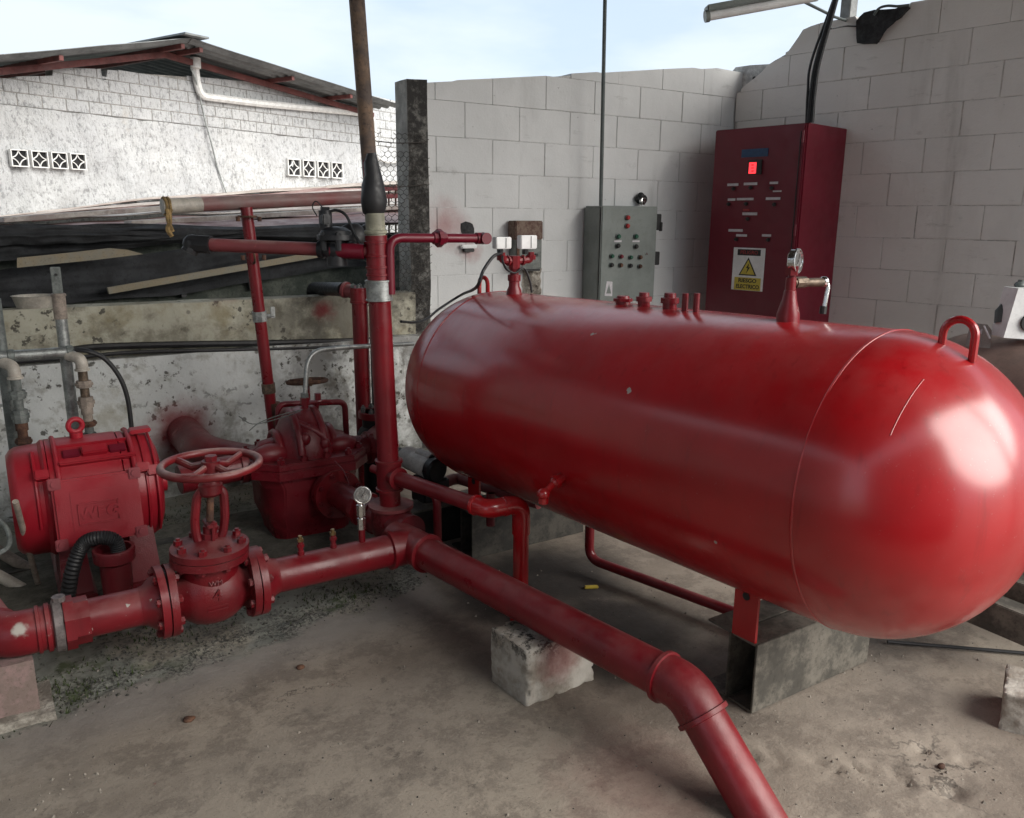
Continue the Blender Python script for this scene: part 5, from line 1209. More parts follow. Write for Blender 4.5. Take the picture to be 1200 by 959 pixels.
# ================================================================== THINGS ON THE GREY WALL
# junction box with rusty hood, mounted on a crumbling patch
jx0, jx1 = P(604, 300, Y=YB - .08).x, P(634, 300, Y=YB - .08).x; jzt, jzb = P(618, 259, Y=YB - .09).z, P(620, 316, Y=YB - .09).z
jb2 = thing('junction_box', 'grey electrical box with a rusty hood on the grey wall behind the white switches', 'electrical box', ((jx0 + jx1) / 2, YB, jzb))
zm = P(618, 281, Y=YB - .09).z
b = MB(); b.box(((jx0 + jx1) / 2, YB - .045, (jzb + zm) / 2), (jx1 - jx0, .088, zm - jzb), bev=.004); b.build('case', simple('grey_case', (.20, .215, .20), .55, 0, .4, 16, .2, c2=(.11, .12, .11)), jb2)
b = MB(); b.box(((jx0 + jx1) / 2 - .004, YB - .050, (jzt + zm) / 2), (jx1 - jx0 + .012, .096, jzt - zm), bev=.006); b.warp(.003, 30); b.build('rusty_hood', simple('rust_hood', (.10, .05, .04), .9, 0, .6, 30, .7, 60, c2=(.19, .14, .11)), jb2)
b = MB(); b.box((jx0 + .012, YB - .092, (jzb + jzt) / 2 - .04), (.018, .006, (jzt - jzb) * .70)); b.build('dark_side', M['rust'], jb2)
b = MB(); c = P(628, 299, Y=YB - .095); b.cyl(c, c - VY * .012, .010, seg=10); b.build('knob', M['ink'], jb2)
b = MB(); b.box(((jx0 + jx1) / 2 + .03, YB - .09, jzb - .004), (.10, .016, .012)); b.build('lip', M['ink'], jb2)
patch = MB(); A, Bp = P(612, 316, Y=YB), P(633, 336, Y=YB)
def pfn(u, v):
    x = A.x + (Bp.x - A.x) * u; z = A.z + (Bp.z - .06 - A.z) * v; e_ = min(u, 1 - u, v + .3, 1 - v) ; k = noise.noise(V((u * 3, v * 3, 7)))
    return V((x + .015 * k, YB - .004 - .035 * max(0, min(1, e_ * 4 + k * .6)) * (1 + .5 * noise.noise(V((u * 7, v * 7, 2)))), z + .02 * k))
patch.grid(pfn, 14, 20); o = patch.build('plaster_patch', M['concrete'], smooth=60); tag(o, 'crumbling lump of plaster stuck to the grey wall below the rusty-hooded box', 'plaster')
# pressure switches on a red tee standing on the tank
tb = tk(.065, 3, TR); ps_ = thing('pressure_switches', 'two small white switch boxes on a forked red pipe standing on top of the tank', 'switch', tuple(tb))
zj = P(606, 306, Y=tb.y).z
b = MB(); b.lathe(tb - VZ * .01, VZ, [(0, .032), (.022, .030), (.04, .022), (.06, .022), (.062, .026), (.085, .026), (.087, .018), (zj - tb.z, .018)], 16); b.cyl((tb.x, tb.y, zj - .03), (tb.x, tb.y, zj + .02), .023, seg=8)
xl_, xr_ = P(588, 296, Y=tb.y).x, P(622, 296, Y=tb.y).x; zs_ = P(590, 296, Y=tb.y).z
for x in (xl_, xr_):
    b.tube(fillet([(tb.x, tb.y, zj), (x, tb.y, zj + .004), (x, tb.y, zs_)], .015, 5), .0145, 10); b.cyl((x + (tb.x - x) * .55, tb.y, zj + .002), (x + (tb.x - x) * .45, tb.y, zj + .002), .021, seg=8); b.cyl((x, tb.y, zs_ - .03), (x, tb.y, zs_ - .012), .020, seg=8)
b.build('forked_pipe', M['pipe_worn'], ps_, smooth=30)
for i, (xa0, xa1, y0, y1) in enumerate(((582, 600, 278, 292), (611, 630, 276, 292))):
    a, bq = P(xa0, y1, Y=tb.y - .03), P(xa1, y0, Y=tb.y - .03); b = MB(); b.box(((a.x + bq.x) / 2, tb.y - .012, (a.z + bq.z) / 2), (bq.x - a.x, .034, bq.z - a.z), bev=.003)
    o = b.build('switch_box', M['white'], ps_)
    b = MB(); b.box(((a.x + bq.x) / 2 + .008, tb.y - .0305, (a.z + bq.z) / 2), (.0015, .002, bq.z - a.z - .006)); b.build('seam', M['greydark'], o)
    b = MB(); b.cyl(((a.x + bq.x) / 2, tb.y, a.z - .022), ((a.x + bq.x) / 2, tb.y, a.z), .013, seg=10); b.build('switch_neck', M['black'], o)
o = MB().tube(curve([P(588, 297, Y=tb.y - .02), P(578, 301, Y=tb.y - .05), P(566, 318, Y=tb.y - .06), P(558, 337, Y=tb.y - .04), P(540, 346, Y=3.6), P(515, 362, Y=3.6), P(500, 374, Y=3.5), P(486, 378, Y=3.4), P(470, 377, Y=3.3)], 8), .0065, 8).build('switch_cable', M['rubber']); tag(o, 'black cable looping from the left white switch box down over the tank end', 'cable')
o = MB().tube(curve([P(589, 300, Y=tb.y - .02), P(589, 306, Y=tb.y - .03), P(594, 316, Y=tb.y - .03), P(604, 320, Y=tb.y - .03), P(614, 314, Y=tb.y - .03), P(621, 330, Y=tb.y - .03), P(623, 343, Y=tb.y - .03)], 6), .0045, 6).build('jumper_cable', M['rubber']); tag(o, 'thin black wire hanging below the two white switch boxes', 'cable')
# hole where the branch meets the wall
hb = thing('wall_hole', 'small broken dark hole in the grey wall with a white plate below it', 'hole', tuple(P(548, 270, Y=YB)))
b = MB(); A = P(548, 268, Y=YB - .006); pl = [A + VX * (.055 * math.cos(a) * random.uniform(.7, 1.1)) + VZ * (.05 * math.sin(a) * random.uniform(.7, 1.1)) for a in [i * .628 for i in range(10)]]; b.prism(pl, VY * .02); b.build('broken_edge', M['tar'], hb, smooth=0)
b = MB(); A = P(549, 289, Y=YB - .02); b.box(A, (.105, .035, .022), bev=.004); b.build('white_plate', M['white'], hb)
b = MB(); b.box(A - VZ * .022, (.07, .03, .022), bev=.004); b.build('dark_clip', M['ink'], hb)
# grey control box
cd_ = .20; gf = YB - cd_
gx0, gx1 = P(704, 300, Y=gf).x, P(768, 300, Y=gf).x; gz1, gz0 = P(735, 242, Y=gf).z, P(735, 353, Y=gf).z
cb = thing('grey_control_box', 'grey wall control box with rows of round green, red and black buttons', 'control box', ((gx0 + gx1) / 2, YB, gz0))
b = MB(); b.box(((gx0 + gx1) / 2, gf + cd_ / 2 + .006, (gz0 + gz1) / 2), (gx1 - gx0, cd_ - .014, gz1 - gz0), bev=.012); b.build('case', M['greybox'], cb)
b = MB(); b.box(((gx0 + gx1) / 2, gf + .006, (gz0 + gz1) / 2), (gx1 - gx0 + .004, .016, gz1 - gz0 + .004), bev=.006); door = b.build('door', M['greybox'], cb)
def gq(x, y): c = P(560 + x / 4.615, 240 + y / 4.615, Y=gf - .002); return c
def button(par, c, n, r, h, mt, name='button', bez='chrome'):
    n = V(n).normalized(); b = MB(); b.lathe(c, n, [(0, r * 1.25), (h * .35, r * 1.25), (h * .4, r * 1.05), (h * .4, 0)], 18); o = b.build(name, M[bez], par)
    MB().lathe(c + n * h * .3, n, [(0, r), (h * .6, r), (h * .8, r * .8), (h * .8, 0)], 18).build('cap', M[mt], o)
for x, y, mt in ((805, 70, 'redbtn'), (803, 115, 'redbtn'), (755, 172, 'green'), (850, 172, 'green'), (752, 222, 'ink'), (850, 226, 'ink'), (720, 278, 'green'), (770, 280, 'cab'), (822, 285, 'green'), (873, 284, 'rust'), (718, 326, 'ink'), (768, 327, 'rust'), (820, 330, 'ink'), (871, 333, 'rust')):
    button(door, gq(x, y), -VY, .0145 if y < 240 else .013, .022, mt, bez='greydark')
for x in (757, 855):
    b = MB(); b.box(gq(x, 198), (.062, .003, .011)); b.build('label_strip', M['label'], door)
b = MB(); b.cyl(gq(910, 265), gq(910, 265) - VY * .008, .008, seg=12); b.build('lock', M['chrome'], door)
b = MB(); A = gq(708, 455); b.prism([A + V((-.035, -.0, -.045)), A + V((.03, 0, -.05)), A + V((.028, 0, .045)), A + V((-.02, 0, .05))], -VY * .0015); st_ = b.build('torn_sticker', M['label'], door)
b = MB(); b.prism([A + V((-.022, -.0016, -.03)), A + V((.020, -.0016, -.032)), A + V((.0, -.0016, .03))], -VY * .001); b.build('sticker_mark', M['greybox'], st_)
for y0, y1, wd in ((251, 270, .055), (295, 311, .055)):
    a, bq = P(768, y1, Y=gf), P(780, y0, Y=gf); b = MB(); b.box((gx1 + .024, gf + .03, (a.z + bq.z) / 2), (.05, .045, bq.z - a.z), bev=.004)
    if y0 < 260: b.box((gx1 + .045, gf + .01, (a.z + bq.z) / 2 - .03), (.02, .02, .06), bev=.003)
    b.build('latch', M['ink'], cb)
for i in range(5):
    x = gx0 + .02 + i * .035; MB().cyl((x, gf + .08, gz0 - .03), (x, gf + .08, gz0 + .004), .011, seg=10).build('cable_gland', M['ink'], cb)
# round black dial on the wall
dl = thing('wall_dial', 'small black round dial with a white face above the grey control box', 'dial', tuple(P(751, 235, Y=YB)))
c = P(749, 234, Y=YB - .005); b = MB(); b.cyl(c, c - VY * .05, .030, seg=20); b.sphere(c + V((-.012, -.03, .022)), .026, 12); b.sphere(c + V((-.03, -.02, .004)), .022, 12); b.build('body', M['ink'], dl)
c2 = P(754, 236, Y=YB - .06); b = MB(); b.lathe(c2 + VY * .02, V((.25, -1, .05)), [(0, .026), (.02, .026), (.022, .022), (.018, 0)], 20); b.build('face', M['chrome'], dl)
# vertical conduit and cables
cn = MB(); p1_, p0_ = P(704, 243, Y=gf + .05), P(709, -2, Y=gf + .05); top_c = p1_ + (p0_ - p1_) * ((CZ + .1 - p1_.z) / (p0_.z - p1_.z))
pts = [p1_.lerp(top_c, i / 14) + V((noise.noise(V((i, 0, 3))) * .004, 0, 0)) for i in range(15)]
pts = [V((p1_.x, p1_.y, gz0 + .02))] + pts
o = cn.tube(pts, .0125, 10).build('cable_conduit', M['greydark']); tag(o, 'thin dark conduit dropping from above onto the grey control box', 'conduit')

# ================================================================== RED CABINET
# its back is on the right wall, its front parallel to that wall
DEP = min((k / 200 for k in range(30, 160)), key=lambda k: abs(CX + FPX * (P(945, 143, pl=(CORNER + RN * k, RN)) - RN * k - CO).dot(CR) / (P(945, 143, pl=(CORNER + RN * k, RN)) - RN * k - CO).dot(CF) - 993)); print('cabinet depth', DEP)
FP = (CORNER + RN * DEP, RN)
def cf(x, y, off=0.0): return P(x, y, pl=(CORNER + RN * (DEP + off), RN))
fl, fr_ = cf(838, 153), cf(945, 143); cu_ = -RD                       # along the front, viewer's left is towards the corner
s_l, s_r = (fl - CORNER).dot(RD), (fr_ - CORNER).dot(RD)
ZT = (fl.z + fr_.z) / 2
ZB_ = P(826, 345, pl=FP).z - .25
rc = thing('red_control_cabinet', 'tall dark red control cabinet with a blue plate, red display and warning sign', 'cabinet', tuple(CORNER + RD * ((s_l + s_r) / 2) + RN * (DEP / 2) + VZ * ZB_))
cc = CORNER + RD * ((s_l + s_r) / 2)
b = MB(); b.box(cc + RN * (DEP / 2 - .012) + VZ * ((ZT + ZB_) / 2), (s_r - s_l, DEP - .026, ZT - ZB_), (RD, -RN, VZ), bev=.004); b.build('case', M['cab'], rc)
b = MB(); b.box(cc + RN * (DEP - .012) + VZ * ((ZT + ZB_) / 2), (s_r - s_l - .006, .020, ZT - ZB_ - .006), (RD, -RN, VZ), bev=.006); rd_ = b.build('door', M['cab'], rc)
b = MB(); b.box(CORNER + RD * (s_r - .028) + RN * (DEP + .001) + VZ * ((ZT + ZB_) / 2 + .02), (.004, .006, ZT - ZB_ - .14), (RD, -RN, VZ)); b.build('door_edge', M['ink'], rd_)
for k_ in (.10, .52, .94): MB().cyl(CORNER + RD * (s_r - .012) + RN * (DEP + .004) + VZ * (ZB_ + (ZT - ZB_) * k_ - .035), CORNER + RD * (s_r - .012) + RN * (DEP + .004) + VZ * (ZB_ + (ZT - ZB_) * k_ + .035), .009, seg=10).build('hinge', M['cab'], rd_)
FRX = RD                                                        # photo-right on the door
def cq(x, y, off=.0): return cf(820 + x / 3.994, 140 + y / 3.994, off)
def plate(x0, y0, x1, y1, mt, name, par, off=.0, th=.003):
    a, b_ = cq(x0, y0), cq(x1, y1); c = (a + b_) / 2; wd = abs((b_ - a).dot(RD)); ym = (x0 + x1) / 2; t_, bt = cq(ym, y0), cq(ym, y1)
    bb_ = MB(); bb_.box(cq((x0 + x1) / 2, (y0 + y1) / 2, off + th / 2), (wd, th, t_.z - bt.z), (RD, -RN, VZ)); return bb_.build(name, mt if not isinstance(mt, str) else M[mt], par, smooth=0)
plate(197, 138, 318, 176, 'blue', 'blue_plate', rd_)
dsp = plate(228, 190, 287, 258, 'ink', 'display_bezel', rd_, th=.012)
plate(232, 202, 262, 254, 'display_red' if False else M.setdefault('led', M['led']), 'display_digits', dsp, off=.012, th=.001)
b = MB()
for x, y, wd, hh in ((247, 214, 14, 7), (247, 228, 14, 6), (247, 242, 14, 7)):
    t_ = cq(x, y, .0135); b.box(t_, (wd / 3.994 * .0055, .0008, hh / 3.994 * .0055 * .7), (RD, -RN, VZ))
b.build('digit_gaps', M['cab'], dsp, smooth=0)
for r_ in ((130, 300, 180, 312), (207, 296, 268, 308), (328, 292, 366, 303), (343, 333, 382, 340), (132, 370, 166, 381), (174, 368, 251, 379), (310, 365, 376, 377), (200, 436, 268, 449), (135, 514, 200, 526), (171, 538, 220, 549), (292, 538, 333, 549)):
    plate(*r_, 'label', 'label_strip', rd_)
plate(204, 420, 232, 428, 'redbtn', 'label_strip', rd_)
for x, y in ((137, 397), (218, 396), (226, 466), (172, 562), (322, 564), (338, 322), (350, 399), (240, 320), (160, 325)):
    button(rd_, cq(x, y), RN, .010, .018, 'ink', 'selector', 'ink')
sg = plate(160, 602, 292, 802, 'white', 'warning_sign', rd_)
plate(178, 609, 284, 638, 'ink', 'sign_header', sg, .0032, .0008)
plate(162, 741, 281, 800, 'yellow', 'sign_footer', sg, .0032, .0008)
tu, tv = RD, VZ
c = cq(226, 690, .0032); S_ = .092
def tri(c, s_, mt, off, name):
    b = MB(); b.prism([c + RN * off + tu * (-s_) + tv * (-s_ * .86), c + RN * off + tu * s_ + tv * (-s_ * .86), c + RN * off + tv * (s_ * .90)], RN * .0008); return b.build(name, M[mt], sg, smooth=0)
tri(c, .068, 'ink', .0, 'triangle_border'); tri(c - VZ * .004, .054, 'yellow', .0012, 'triangle')
b = MB(); z_ = [(.010, .036), (-.014, .0), (.000, .002), (-.010, -.036), (.017, .008), (.003, .006)]; b.prism([c + RN * .0024 + tu * x + tv * (y - .010) for x, y in z_], RN * .0006); b.build('lightning_bolt', M['ink'], sg, smooth=0)
text('PELIGRO', .034, cq(231, 624, .0045), tu, tv, M['redbtn'], sg, 'sign_text', .0004)
text('RIESGO', .036, cq(222, 756, .0045), tu, tv, M['ink'], sg, 'sign_text', .0004, xs=1.15, bold=.001); text('ELECTRICO', .036, cq(222, 784, .0045), tu, tv, M['ink'], sg, 'sign_text', .0004, xs=.95, bold=.001)
# cables into the cabinet's top
ck = cf(948, 142, -.03); cku = P(980, -6, pl=(CORNER + RN * (DEP - .08), RN)); upc = cku + (cku - ck) * .35
for i, (dx, r) in enumerate(((0, .014), (.022, .011), (-.016, .008))):
    a = ck + RD * dx; m_ = a.lerp(cku, .5) + RD * (-.035 + dx * .4 - (.02 if i == 2 else 0)); pts = curve([a - VZ * .01, a.lerp(m_, .5) - RD * .008, m_, cku + RD * dx * .5, upc], 8)
    o = MB().tube(pts, r, 8).build('supply_cable', M['rubber']); tag(o, ('thick black supply cable entering the top of the red cabinet', 'right-hand black cable of the bundle entering the red cabinet', 'thinnest black cable hanging slack beside the bundle above the red cabinet')[i], 'cable')

# broken plate at the corner, tar lump, hole in the right wall, lamp
bpn = thing('broken_plate', 'broken white painted plate with holes standing in the gap at the wall corner', 'plate', tuple(CORNER + VZ * 2.2))
PP = (CORNER - RN * .06, RN); pl = [P(x, y, pl=PP) for x, y in ((856, 112), (857, 85), (862, 79), (880, 76.5), (907, 75), (904, 84), (886, 108))]
b = MB(); b.prism(pl, -RN * .02); b.build('plate', simple('chalky_white', (.62, .61, .59), .8, 0, .35, 14, .3, 40, c2=(.36, .35, .34)), bpn, smooth=0)
b = MB()
for x, y in ((865, 102), (884, 92)): c = P(x, y, pl=PP) + RN * .001; b.cyl(c, c + RN * .003, .013, seg=10)
b.build('holes', M['ink'], bpn)
tl2 = thing('tar_lump', 'dark lump of tarry mortar and cloth slumped on the broken head of the right wall', 'lump', tuple(P(1020, 40, pl=RW)))
b = MB(); pl = [P(x, y, pl=(CORNER + RN * .03, RN)) for x, y in ((1003, 26), (1004, 51), (1012, 50.5), (1026, 51), (1033, 40), (1038, 28), (1054, 20), (1066, 9), (1062, 7), (1046, 13), (1034, 16), (1022, 16), (1012, 15))]
b.prism(pl, -RN * .09); bmesh.ops.triangulate(b.bm, faces=[f_ for f_ in b.bm.faces if len(f_.verts) > 4]); bmesh.ops.subdivide_edges(b.bm, edges=b.bm.edges[:], cuts=3, use_grid_fill=True); b.warp(.012, 14); b.build('lump', M['tar'], tl2)
MB().tube(curve([P(x, y, pl=(CORNER + RN * .04, RN)) for x, y in ((1024, 18), (1030, 10), (1040, 7), (1052, 7.5), (1066, 6))], 6), .008, 8).build('bent_wire', M['greydark'], tl2)
c = P(1019, 71, pl=RW); o = MB().cyl(c - RN * .01, c + RN * .002, .030, seg=20).build('drill_hole', M['darkvoid']); tag(o, 'round dark drilled hole in the upper right wall below the tar lump', 'hole')
for i, (x, y, r) in enumerate(((880, 92, 0),)): pass
ptp = P(995, 8, pl=(CORNER - RN * .05, RN)); pst = thing('canopy_post', 'short pale square post standing on the head of the right wall', 'post', (ptp.x, ptp.y, ptp.z - .15))
b = MB(); b.box((ptp.x, ptp.y, (ptp.z - .15 + CZ + .2) / 2), (.075, .075, CZ + .2 - ptp.z + .15), bev=.004); b.build('post', simple('post_grey', (.26, .27, .27), .6, .2, .3, 12, .2), pst)
lm = thing('strip_lamp', 'long white fluorescent strip lamp hanging at the top edge under the canopy, switched off', 'lamp', tuple(P(880, 10, d=4.7)))
la, lb_ = P(827, 16, d=4.75), P(958, -8, d=4.75); dl_ = (lb_ - la).normalized(); upv = VZ; sd2 = dl_.cross(upv).normalized()
b = MB(); b.box(la.lerp(lb_, .5) + VZ * .022, ((lb_ - la).length, .085, .035), (dl_, sd2, sd2.cross(dl_)), bev=.006); b.build('housing', M['greybox'], lm)
b = MB(); b.cyl(la + dl_ * .012 - VZ * .018, lb_ - VZ * .018, .026, seg=18); b.build('tube', M['white'], lm)
b = MB(); b.cyl(la - dl_ * .004 - VZ * .016, la + dl_ * .02 - VZ * .016, .034, seg=18); b.build('end_cap', M['greybox'], lm)
b = MB(); b.tube([la.lerp(lb_, .72) + VZ * .03, P(978, 20, d=5.0), V((ptp.x, ptp.y, P(984, 22, d=5.2).z))], .009, 8); b.tube([la.lerp(lb_, .3) + VZ * .04, la.lerp(lb_, .3) + VZ * .7], .006, 6); b.tube([lb_ + VZ * .04, lb_ + VZ * .75], .006, 6); b.build('bracket', M['greydark'], lm)
o = MB().tube(curve([P(974, 34, pl=(CORNER + RN * .3, RN)), P(990, 31, pl=(CORNER + RN * .04, RN)), P(1004, 31, pl=(CORNER + RN * .03, RN))], 6), .005, 6).build('tie_wire', M['ink']); tag(o, 'thin black wire strung from the cable bundle to the tar lump', 'wire')

# ================================================================== ON TOP OF THE TANK, RIGHT
gb = tk(-1.185, 3); cn_ = P(932, 306, Y=gb.y)
g2, b = gauge('dial_gauge', 'chrome dial gauge on a red conical pipe standing on top of the tank', cn_, V((.30, -.92, .05)), .033, [(gb.x, gb.y, gb.z + .09), (gb.x + .004, gb.y, cn_.z - .03)], M['pipe'], .010)
b.lathe(gb - VZ * .012, VZ, [(0, .031), (.03, .031), (.07, .020), (.095, .016), (.097, .014), (.13, .014)], 20); b.cyl((gb.x, gb.y, gb.z + .125), (gb.x, gb.y, gb.z + .15), .018, seg=6); b.build('riser_cone', M['pipe_worn'], g2, smooth=30)
b = MB(); zk = P(940, 331, Y=gb.y).z; x1 = P(962, 331, Y=gb.y).x; b.cyl((gb.x + .01, gb.y, zk), (x1, gb.y - .01, zk - .002), .0125, seg=12); b.cyl((gb.x + .015, gb.y, zk), (gb.x + .06, gb.y, zk), .016, seg=8); b.build('cock_body', M['bronze'], g2)
b = MB(); b.sphere((x1, gb.y - .01, zk), .015, 12); b.tube(fillet([(x1 - .005, gb.y - .012, zk + .008), (x1 + .008, gb.y - .02, zk - .01), (x1 - .002, gb.y - .02, zk - .075)], .012, 5), .006, 8); b.build('lever', M['chrome'], g2)
b = MB(); b.cyl((x1 - .004, gb.y - .02, zk - .068), (x1 - .006, gb.y - .02, zk - .09), .010, seg=10); b.build('outlet', M['ink'], g2)

# ================================================================== SECOND TANK AT THE RIGHT EDGE
t2c = P(1240, 470, d=3.15); t2 = thing('beige_tank', 'dusty pinkish beige tank with a lifting plate, only its shoulder visible behind the red tank', 'tank', (t2c.x, t2c.y, 0))
ctr2 = P(1205, 460, d=3.35); tpz = P(1185, 396, d=3.35).z
R2 = .33; o2 = V((ctr2.x + .05, ctr2.y, tpz - R2))
ax2 = V((TA.x, TA.y, 0)).normalized()
prof2 = [(-.02 - .30 * math.sin(math.pi / 2 * (1 - i / 12)), R2 * math.cos(math.pi / 2 * (1 - i / 12))) for i in range(13)]; prof2[0] = (prof2[0][0], 0)
pr2 = [(-1.3 + h, r) for h, r in prof2] + [(-h + .22 - .02, r) for h, r in prof2[::-1]]; pr2[-1] = (pr2[-1][0], 0)
b = MB(); b.lathe(o2, ax2, pr2, 64); b.build('shell', M['beige'], t2, smooth=180)
c = P(1149, 392, d=3.35); u2 = ray(1149, 392).cross(VZ).normalized()
b = MB(); pl = [c + u2 * x + VZ * z for x, z in ((-.042, -.055), (.042, -.055), (.038, .02), (.02, .042), (-.012, .044), (-.034, .025))]; b.prism(pl, VY * .010); b.build('lifting_plate', simple('dusty_pale', (.30, .29, .27), .7, 0, .2, 20, .1), t2, smooth=0)
b = MB(); b.cyl(c + V((.0, -.001, .012)), c + V((0, -.004, .012)), .011, seg=14); b.build('lug_hole', M['label'], t2)
b = MB(); b.cyl(P(1153, 382, d=3.3), P(1160, 397, d=3.3), .004, seg=8); b.build('lug_edge', M['label'], t2)
wbx = thing('white_device', 'white box-shaped device with a dark round port standing on the beige tank', 'device', tuple(P(1195, 397, d=3.25)))
a, bq = P(1178, 397, d=3.25), P(1190, 337, d=3.25); r2 = CR.copy(); r2.z = 0; r2.normalize(); fw = V((-r2.y, r2.x, 0))
if fw.dot(CF) < 0: fw = -fw
base = P(1176, 396, d=3.25); tpp = P(1185, 337, d=3.25)
b = MB(); pl = [base, base + r2 * .16 - VZ * .01, base + r2 * .175 + VZ * (tpp.z - base.z), base + r2 * .03 + VZ * (tpp.z - base.z)]; b.prism(pl, fw * .10, bev=.004); b.build('housing', M['white'], wbx)
c = P(1204, 378, d=3.245); b = MB(); b.cyl(c, c - fw * .02, .035, seg=20); b.build('port', M['ink'], wbx)
b = MB(); k = P(1196, 334, d=3.28); b.sphere(k, .022, 12, (1.4, 1, .7)); b.cyl(k, k + VZ * .02, .012, seg=8); b.build('top_plug', M['greydark'], wbx)
b = MB(); k1, k2 = P(1180, 352, d=3.3), P(1173, 378, d=3.3); b.tube([k1, k1.lerp(k2, .5) - r2 * .015, k2], .018, 12, rs=[.008, .02, .025]); b.build('side_cap', M['greydark'], wbx)
for h_ in (-.35, -1.05):
    p = o2 + ax2 * h_; b = MB(); b.box((p.x, p.y, (o2.z - R2 + .03) / 2), (.40, .10, o2.z - R2 + .03), (V((ax2.y, -ax2.x, 0)), ax2, VZ), bev=.004); b.build('cradle', M['steelpale'], t2)
# its support beams
for i, (q1, q2, w_, nm) in enumerate((((1120, 700, 2.70), (1230, 745, 2.5), .10, 'lower'), ((1140, 672, 2.9), (1240, 705, 2.7), .07, 'upper'))):
    a, bq = P(q1[0], q1[1], d=q1[2]), P(q2[0], q2[1], d=q2[2]); o = beam(a, bq, .08, w_, M['steelpale'], 'support_beam', None); tag(o, ('wider grey steel beam at the right edge under the red tank end' if i == 0 else 'upper narrow grey steel beam at the right edge behind the red tank end'), 'beam')
o = MB().tube(curve([P(1040, 752, z=.012), P(1100, 757, z=.012), P(1160, 762, z=.012), P(1230, 768, z=.012)], 6), .006, 8).build('floor_cable', M['rubber']); tag(o, 'black cable lying on the floor at the right behind the tank', 'cable')

# ================================================================== FLOOR OBJECTS
def rough_block(name, label, base, h, mat, seed, amp=.008):
    """base: four floor points"""
    t_ = thing(name, label, 'concrete block', tuple(sum((V(p) for p in base), V()) / 4)); b = MB(); b.prism([V(p) - VZ * .01 for p in base], VZ * (h + .01))
    bmesh.ops.subdivide_edges(b.bm, edges=b.bm.edges[:], cuts=22, use_grid_fill=True); bmesh.ops.smooth_vert(b.bm, verts=b.bm.verts[:], factor=.5, use_axis_x=True, use_axis_y=True, use_axis_z=True)
    cen = sum((v.co for v in b.bm.verts), V()) / len(b.bm.verts)
    for v in b.bm.verts:
        d = noise.noise_vector(v.co * 9 + V((seed, 0, 0))) * amp * .7 + noise.noise_vector(v.co * 45 + V((seed, 0, 0))) * amp * .35
        chip = max(0, noise.noise(v.co * 26 + V((seed, 5, 0))) - .18) * .05; nrm = v.normal if v.normal.length else VZ; edge_ = 1 if max(abs(nrm.x), abs(nrm.y), abs(nrm.z)) < .9 else .25
        v.co += d + (cen - v.co).normalized() * chip * edge_
    b.build('block', mat, t_, smooth=75); return t_
def blockmat():
    q = NT('block_concrete'); X, Y, Z = q.sep()
    c = q.mix(q.ramp(q.noise(9, 6, .65), .36, .64), (.50, .47, .42), (.26, .225, .185))
    c = q.mix(q.math('MULTIPLY', q.ramp(q.noise(28, 7, .75), .50, .58), q.ramp(Z, .09, .19)), c, (.045, .042, .036))
    c = q.mix(q.ramp(q.noise(16, 5), .62, .74, 0, .7), c, (.20, .12, .085))
    f_ = P(655, 770, z=.12)
    c = q.mix(q.math('MULTIPLY', q.near(tuple(f_), .02, .11, .06, 30), .45), c, (.32, .05, .06))
    q.color(c); q.rough(.95); b1 = q.bump(q.noise(60, 7, .75), .9, .006); q.bump(q.voro(55), .3, .004, b1); return q.m
BMt = blockmat()
k0, k1, k2 = P(575, 797, z=0), P(617, 828, z=0), P(696, 797, z=0); k3 = k0 + k2 - k1
rough_block('concrete_block', 'rough pitted concrete block propping the front red pipe in the middle of the floor', (k0, k1, k2, k3), .178, BMt, 3)
k0, k1 = P(1169, 853, z=0), P(1212, 866, z=0); dd_ = (k1 - k0).normalized(); nn_ = V((-dd_.y, dd_.x, 0))
rough_block('concrete_block', 'flaked whitish concrete block cut off by the right edge of the picture', (k0, k0 + dd_ * .22, k0 + dd_ * .22 + nn_ * .18, k0 + nn_ * .18), .115, BMt, 11)
a = P(693, 688, z=.006); d_ = V((.9, -.42, 0)).normalized(); o = MB().box(a, (.055, .020, .009), (d_, V((-d_.y, d_.x, 0)), VZ), bev=.003).build('yellow_stub', M['gum']); tag(o, 'small yellow strip lying on the dark floor under the tank', 'strip')
for i, (x, y, s_, nm) in enumerate(((222, 843, .014, 'small dark pebble alone on the smooth floor at lower left'), (352, 782, .012, 'dark pebble near the edge of the rough strip, centre left'), (1103, 898, .010, 'dark clod of dirt on the floor at lower right'))):
    p = P(x, y, z=.004); b = MB(); b.sphere(p, s_, 10, (1.3, .9, .6)); b.warp(.004, 60, i); o = b.build('pebble', M['rust'], smooth=60); tag(o, nm, 'pebble')

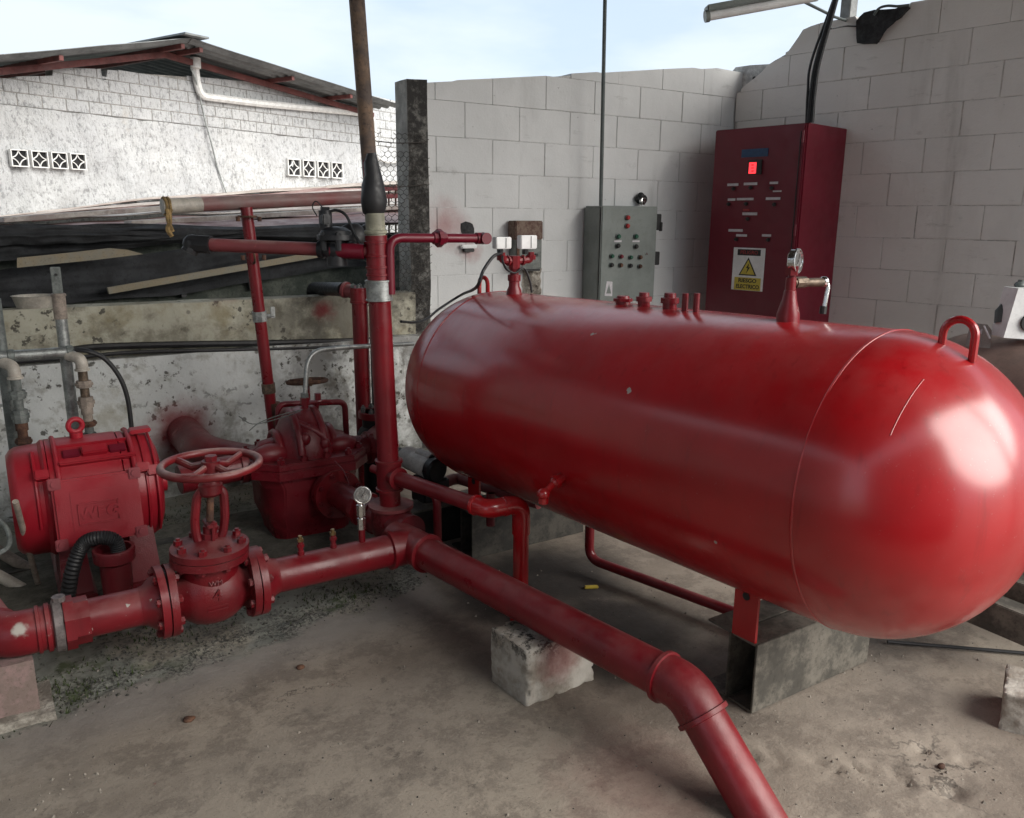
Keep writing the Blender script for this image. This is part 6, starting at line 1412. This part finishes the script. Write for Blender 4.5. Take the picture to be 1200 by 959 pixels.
# ================================================================== WIRE NETTING BETWEEN POLE AND COLUMN
wm = thing('chicken_wire', 'torn hexagonal wire netting between the rusty pole and the concrete column', 'wire netting', tuple(P(455, 380, Y=YB - .02)))
b = MB(); Yw = YB - .05; xa_, xb_ = P(428, 250, Y=Yw).x, cxl + .10; cw = .040
za_, zb2 = P(455, 400, Y=Yw).z, P(455, 158, Y=Yw).z
def wp(x, z): return V((x + noise.noise(V((x * 6, z * 6, 1))) * .012, Yw + noise.noise(V((x * 5, z * 3, 4))) * .03, z + noise.noise(V((x * 6, z * 6, 9))) * .010))
hh = cw * .62; z = za_; r_ = 0
while z < zb2:
    x = xa_ + (cw / 2 if r_ % 2 else 0)
    while x < xb_:
        if not (z > zb2 - .12 and random.random() < .45) and random.random() > .04:
            c0_ = wp(x, z); 
            b.tube([c0_, wp(x, z + hh * .5)], .0016, 4, caps=False)
            b.tube([wp(x, z + hh * .5), wp(x + cw / 2, z + hh)], .0016, 4, caps=False); b.tube([wp(x, z + hh * .5), wp(x - cw / 2, z + hh)], .0016, 4, caps=False)
        x += cw
    z += hh; r_ += 1
o = b.build('wire_mesh', M['mesh'], wm, smooth=0)
for y in (165, 216): MB().tube(curve([wp(xa_, P(440, y, Y=Yw).z) , wp((xa_ + xb_) / 2, P(455, y, Y=Yw).z - .01), wp(xb_, P(470, y, Y=Yw).z)], 5), .003, 6).build('tension_wire', M['mesh'], wm)
gl = thing('metal_grille', 'rusty pinkish bar grille seen through the wire netting beyond the wall', 'grille', tuple(P(458, 250, Y=6.2)))
for y in (222, 231, 246, 262, 276): 
    beam(P(440, y, Y=6.2), P(486, y - 2, Y=6.2), .02, .035, M['pinkpipe'] if y < 260 else M['steel'], 'bar', gl)
for x in (448, 456, 464, 471): MB().cyl(P(x, 282, Y=6.23), P(x - .5, 218, Y=6.23), .008, seg=8).build('upright', M['rust'], gl)

# ---- repeats
GROUPS = {'channel_support': 'steel channel supports under the tank', 'dial_gauge': 'dial gauges on the pipework', 'concrete_block': 'loose concrete blocks on the floor', 'hose': 'black hoses on the ledge of the low wall',
          'pipe_offcut': 'plastic pipe offcuts at the left edge', 'supply_cable': 'black cables into the red cabinet', 'pebble': 'pebbles on the floor', 'support_beam': 'grey steel beams at the right edge'}
for ob in SC.objects:
    k = ob.name.split('.')[0]
    if ob.parent is None and k in GROUPS: ob['group'] = GROUPS[k]
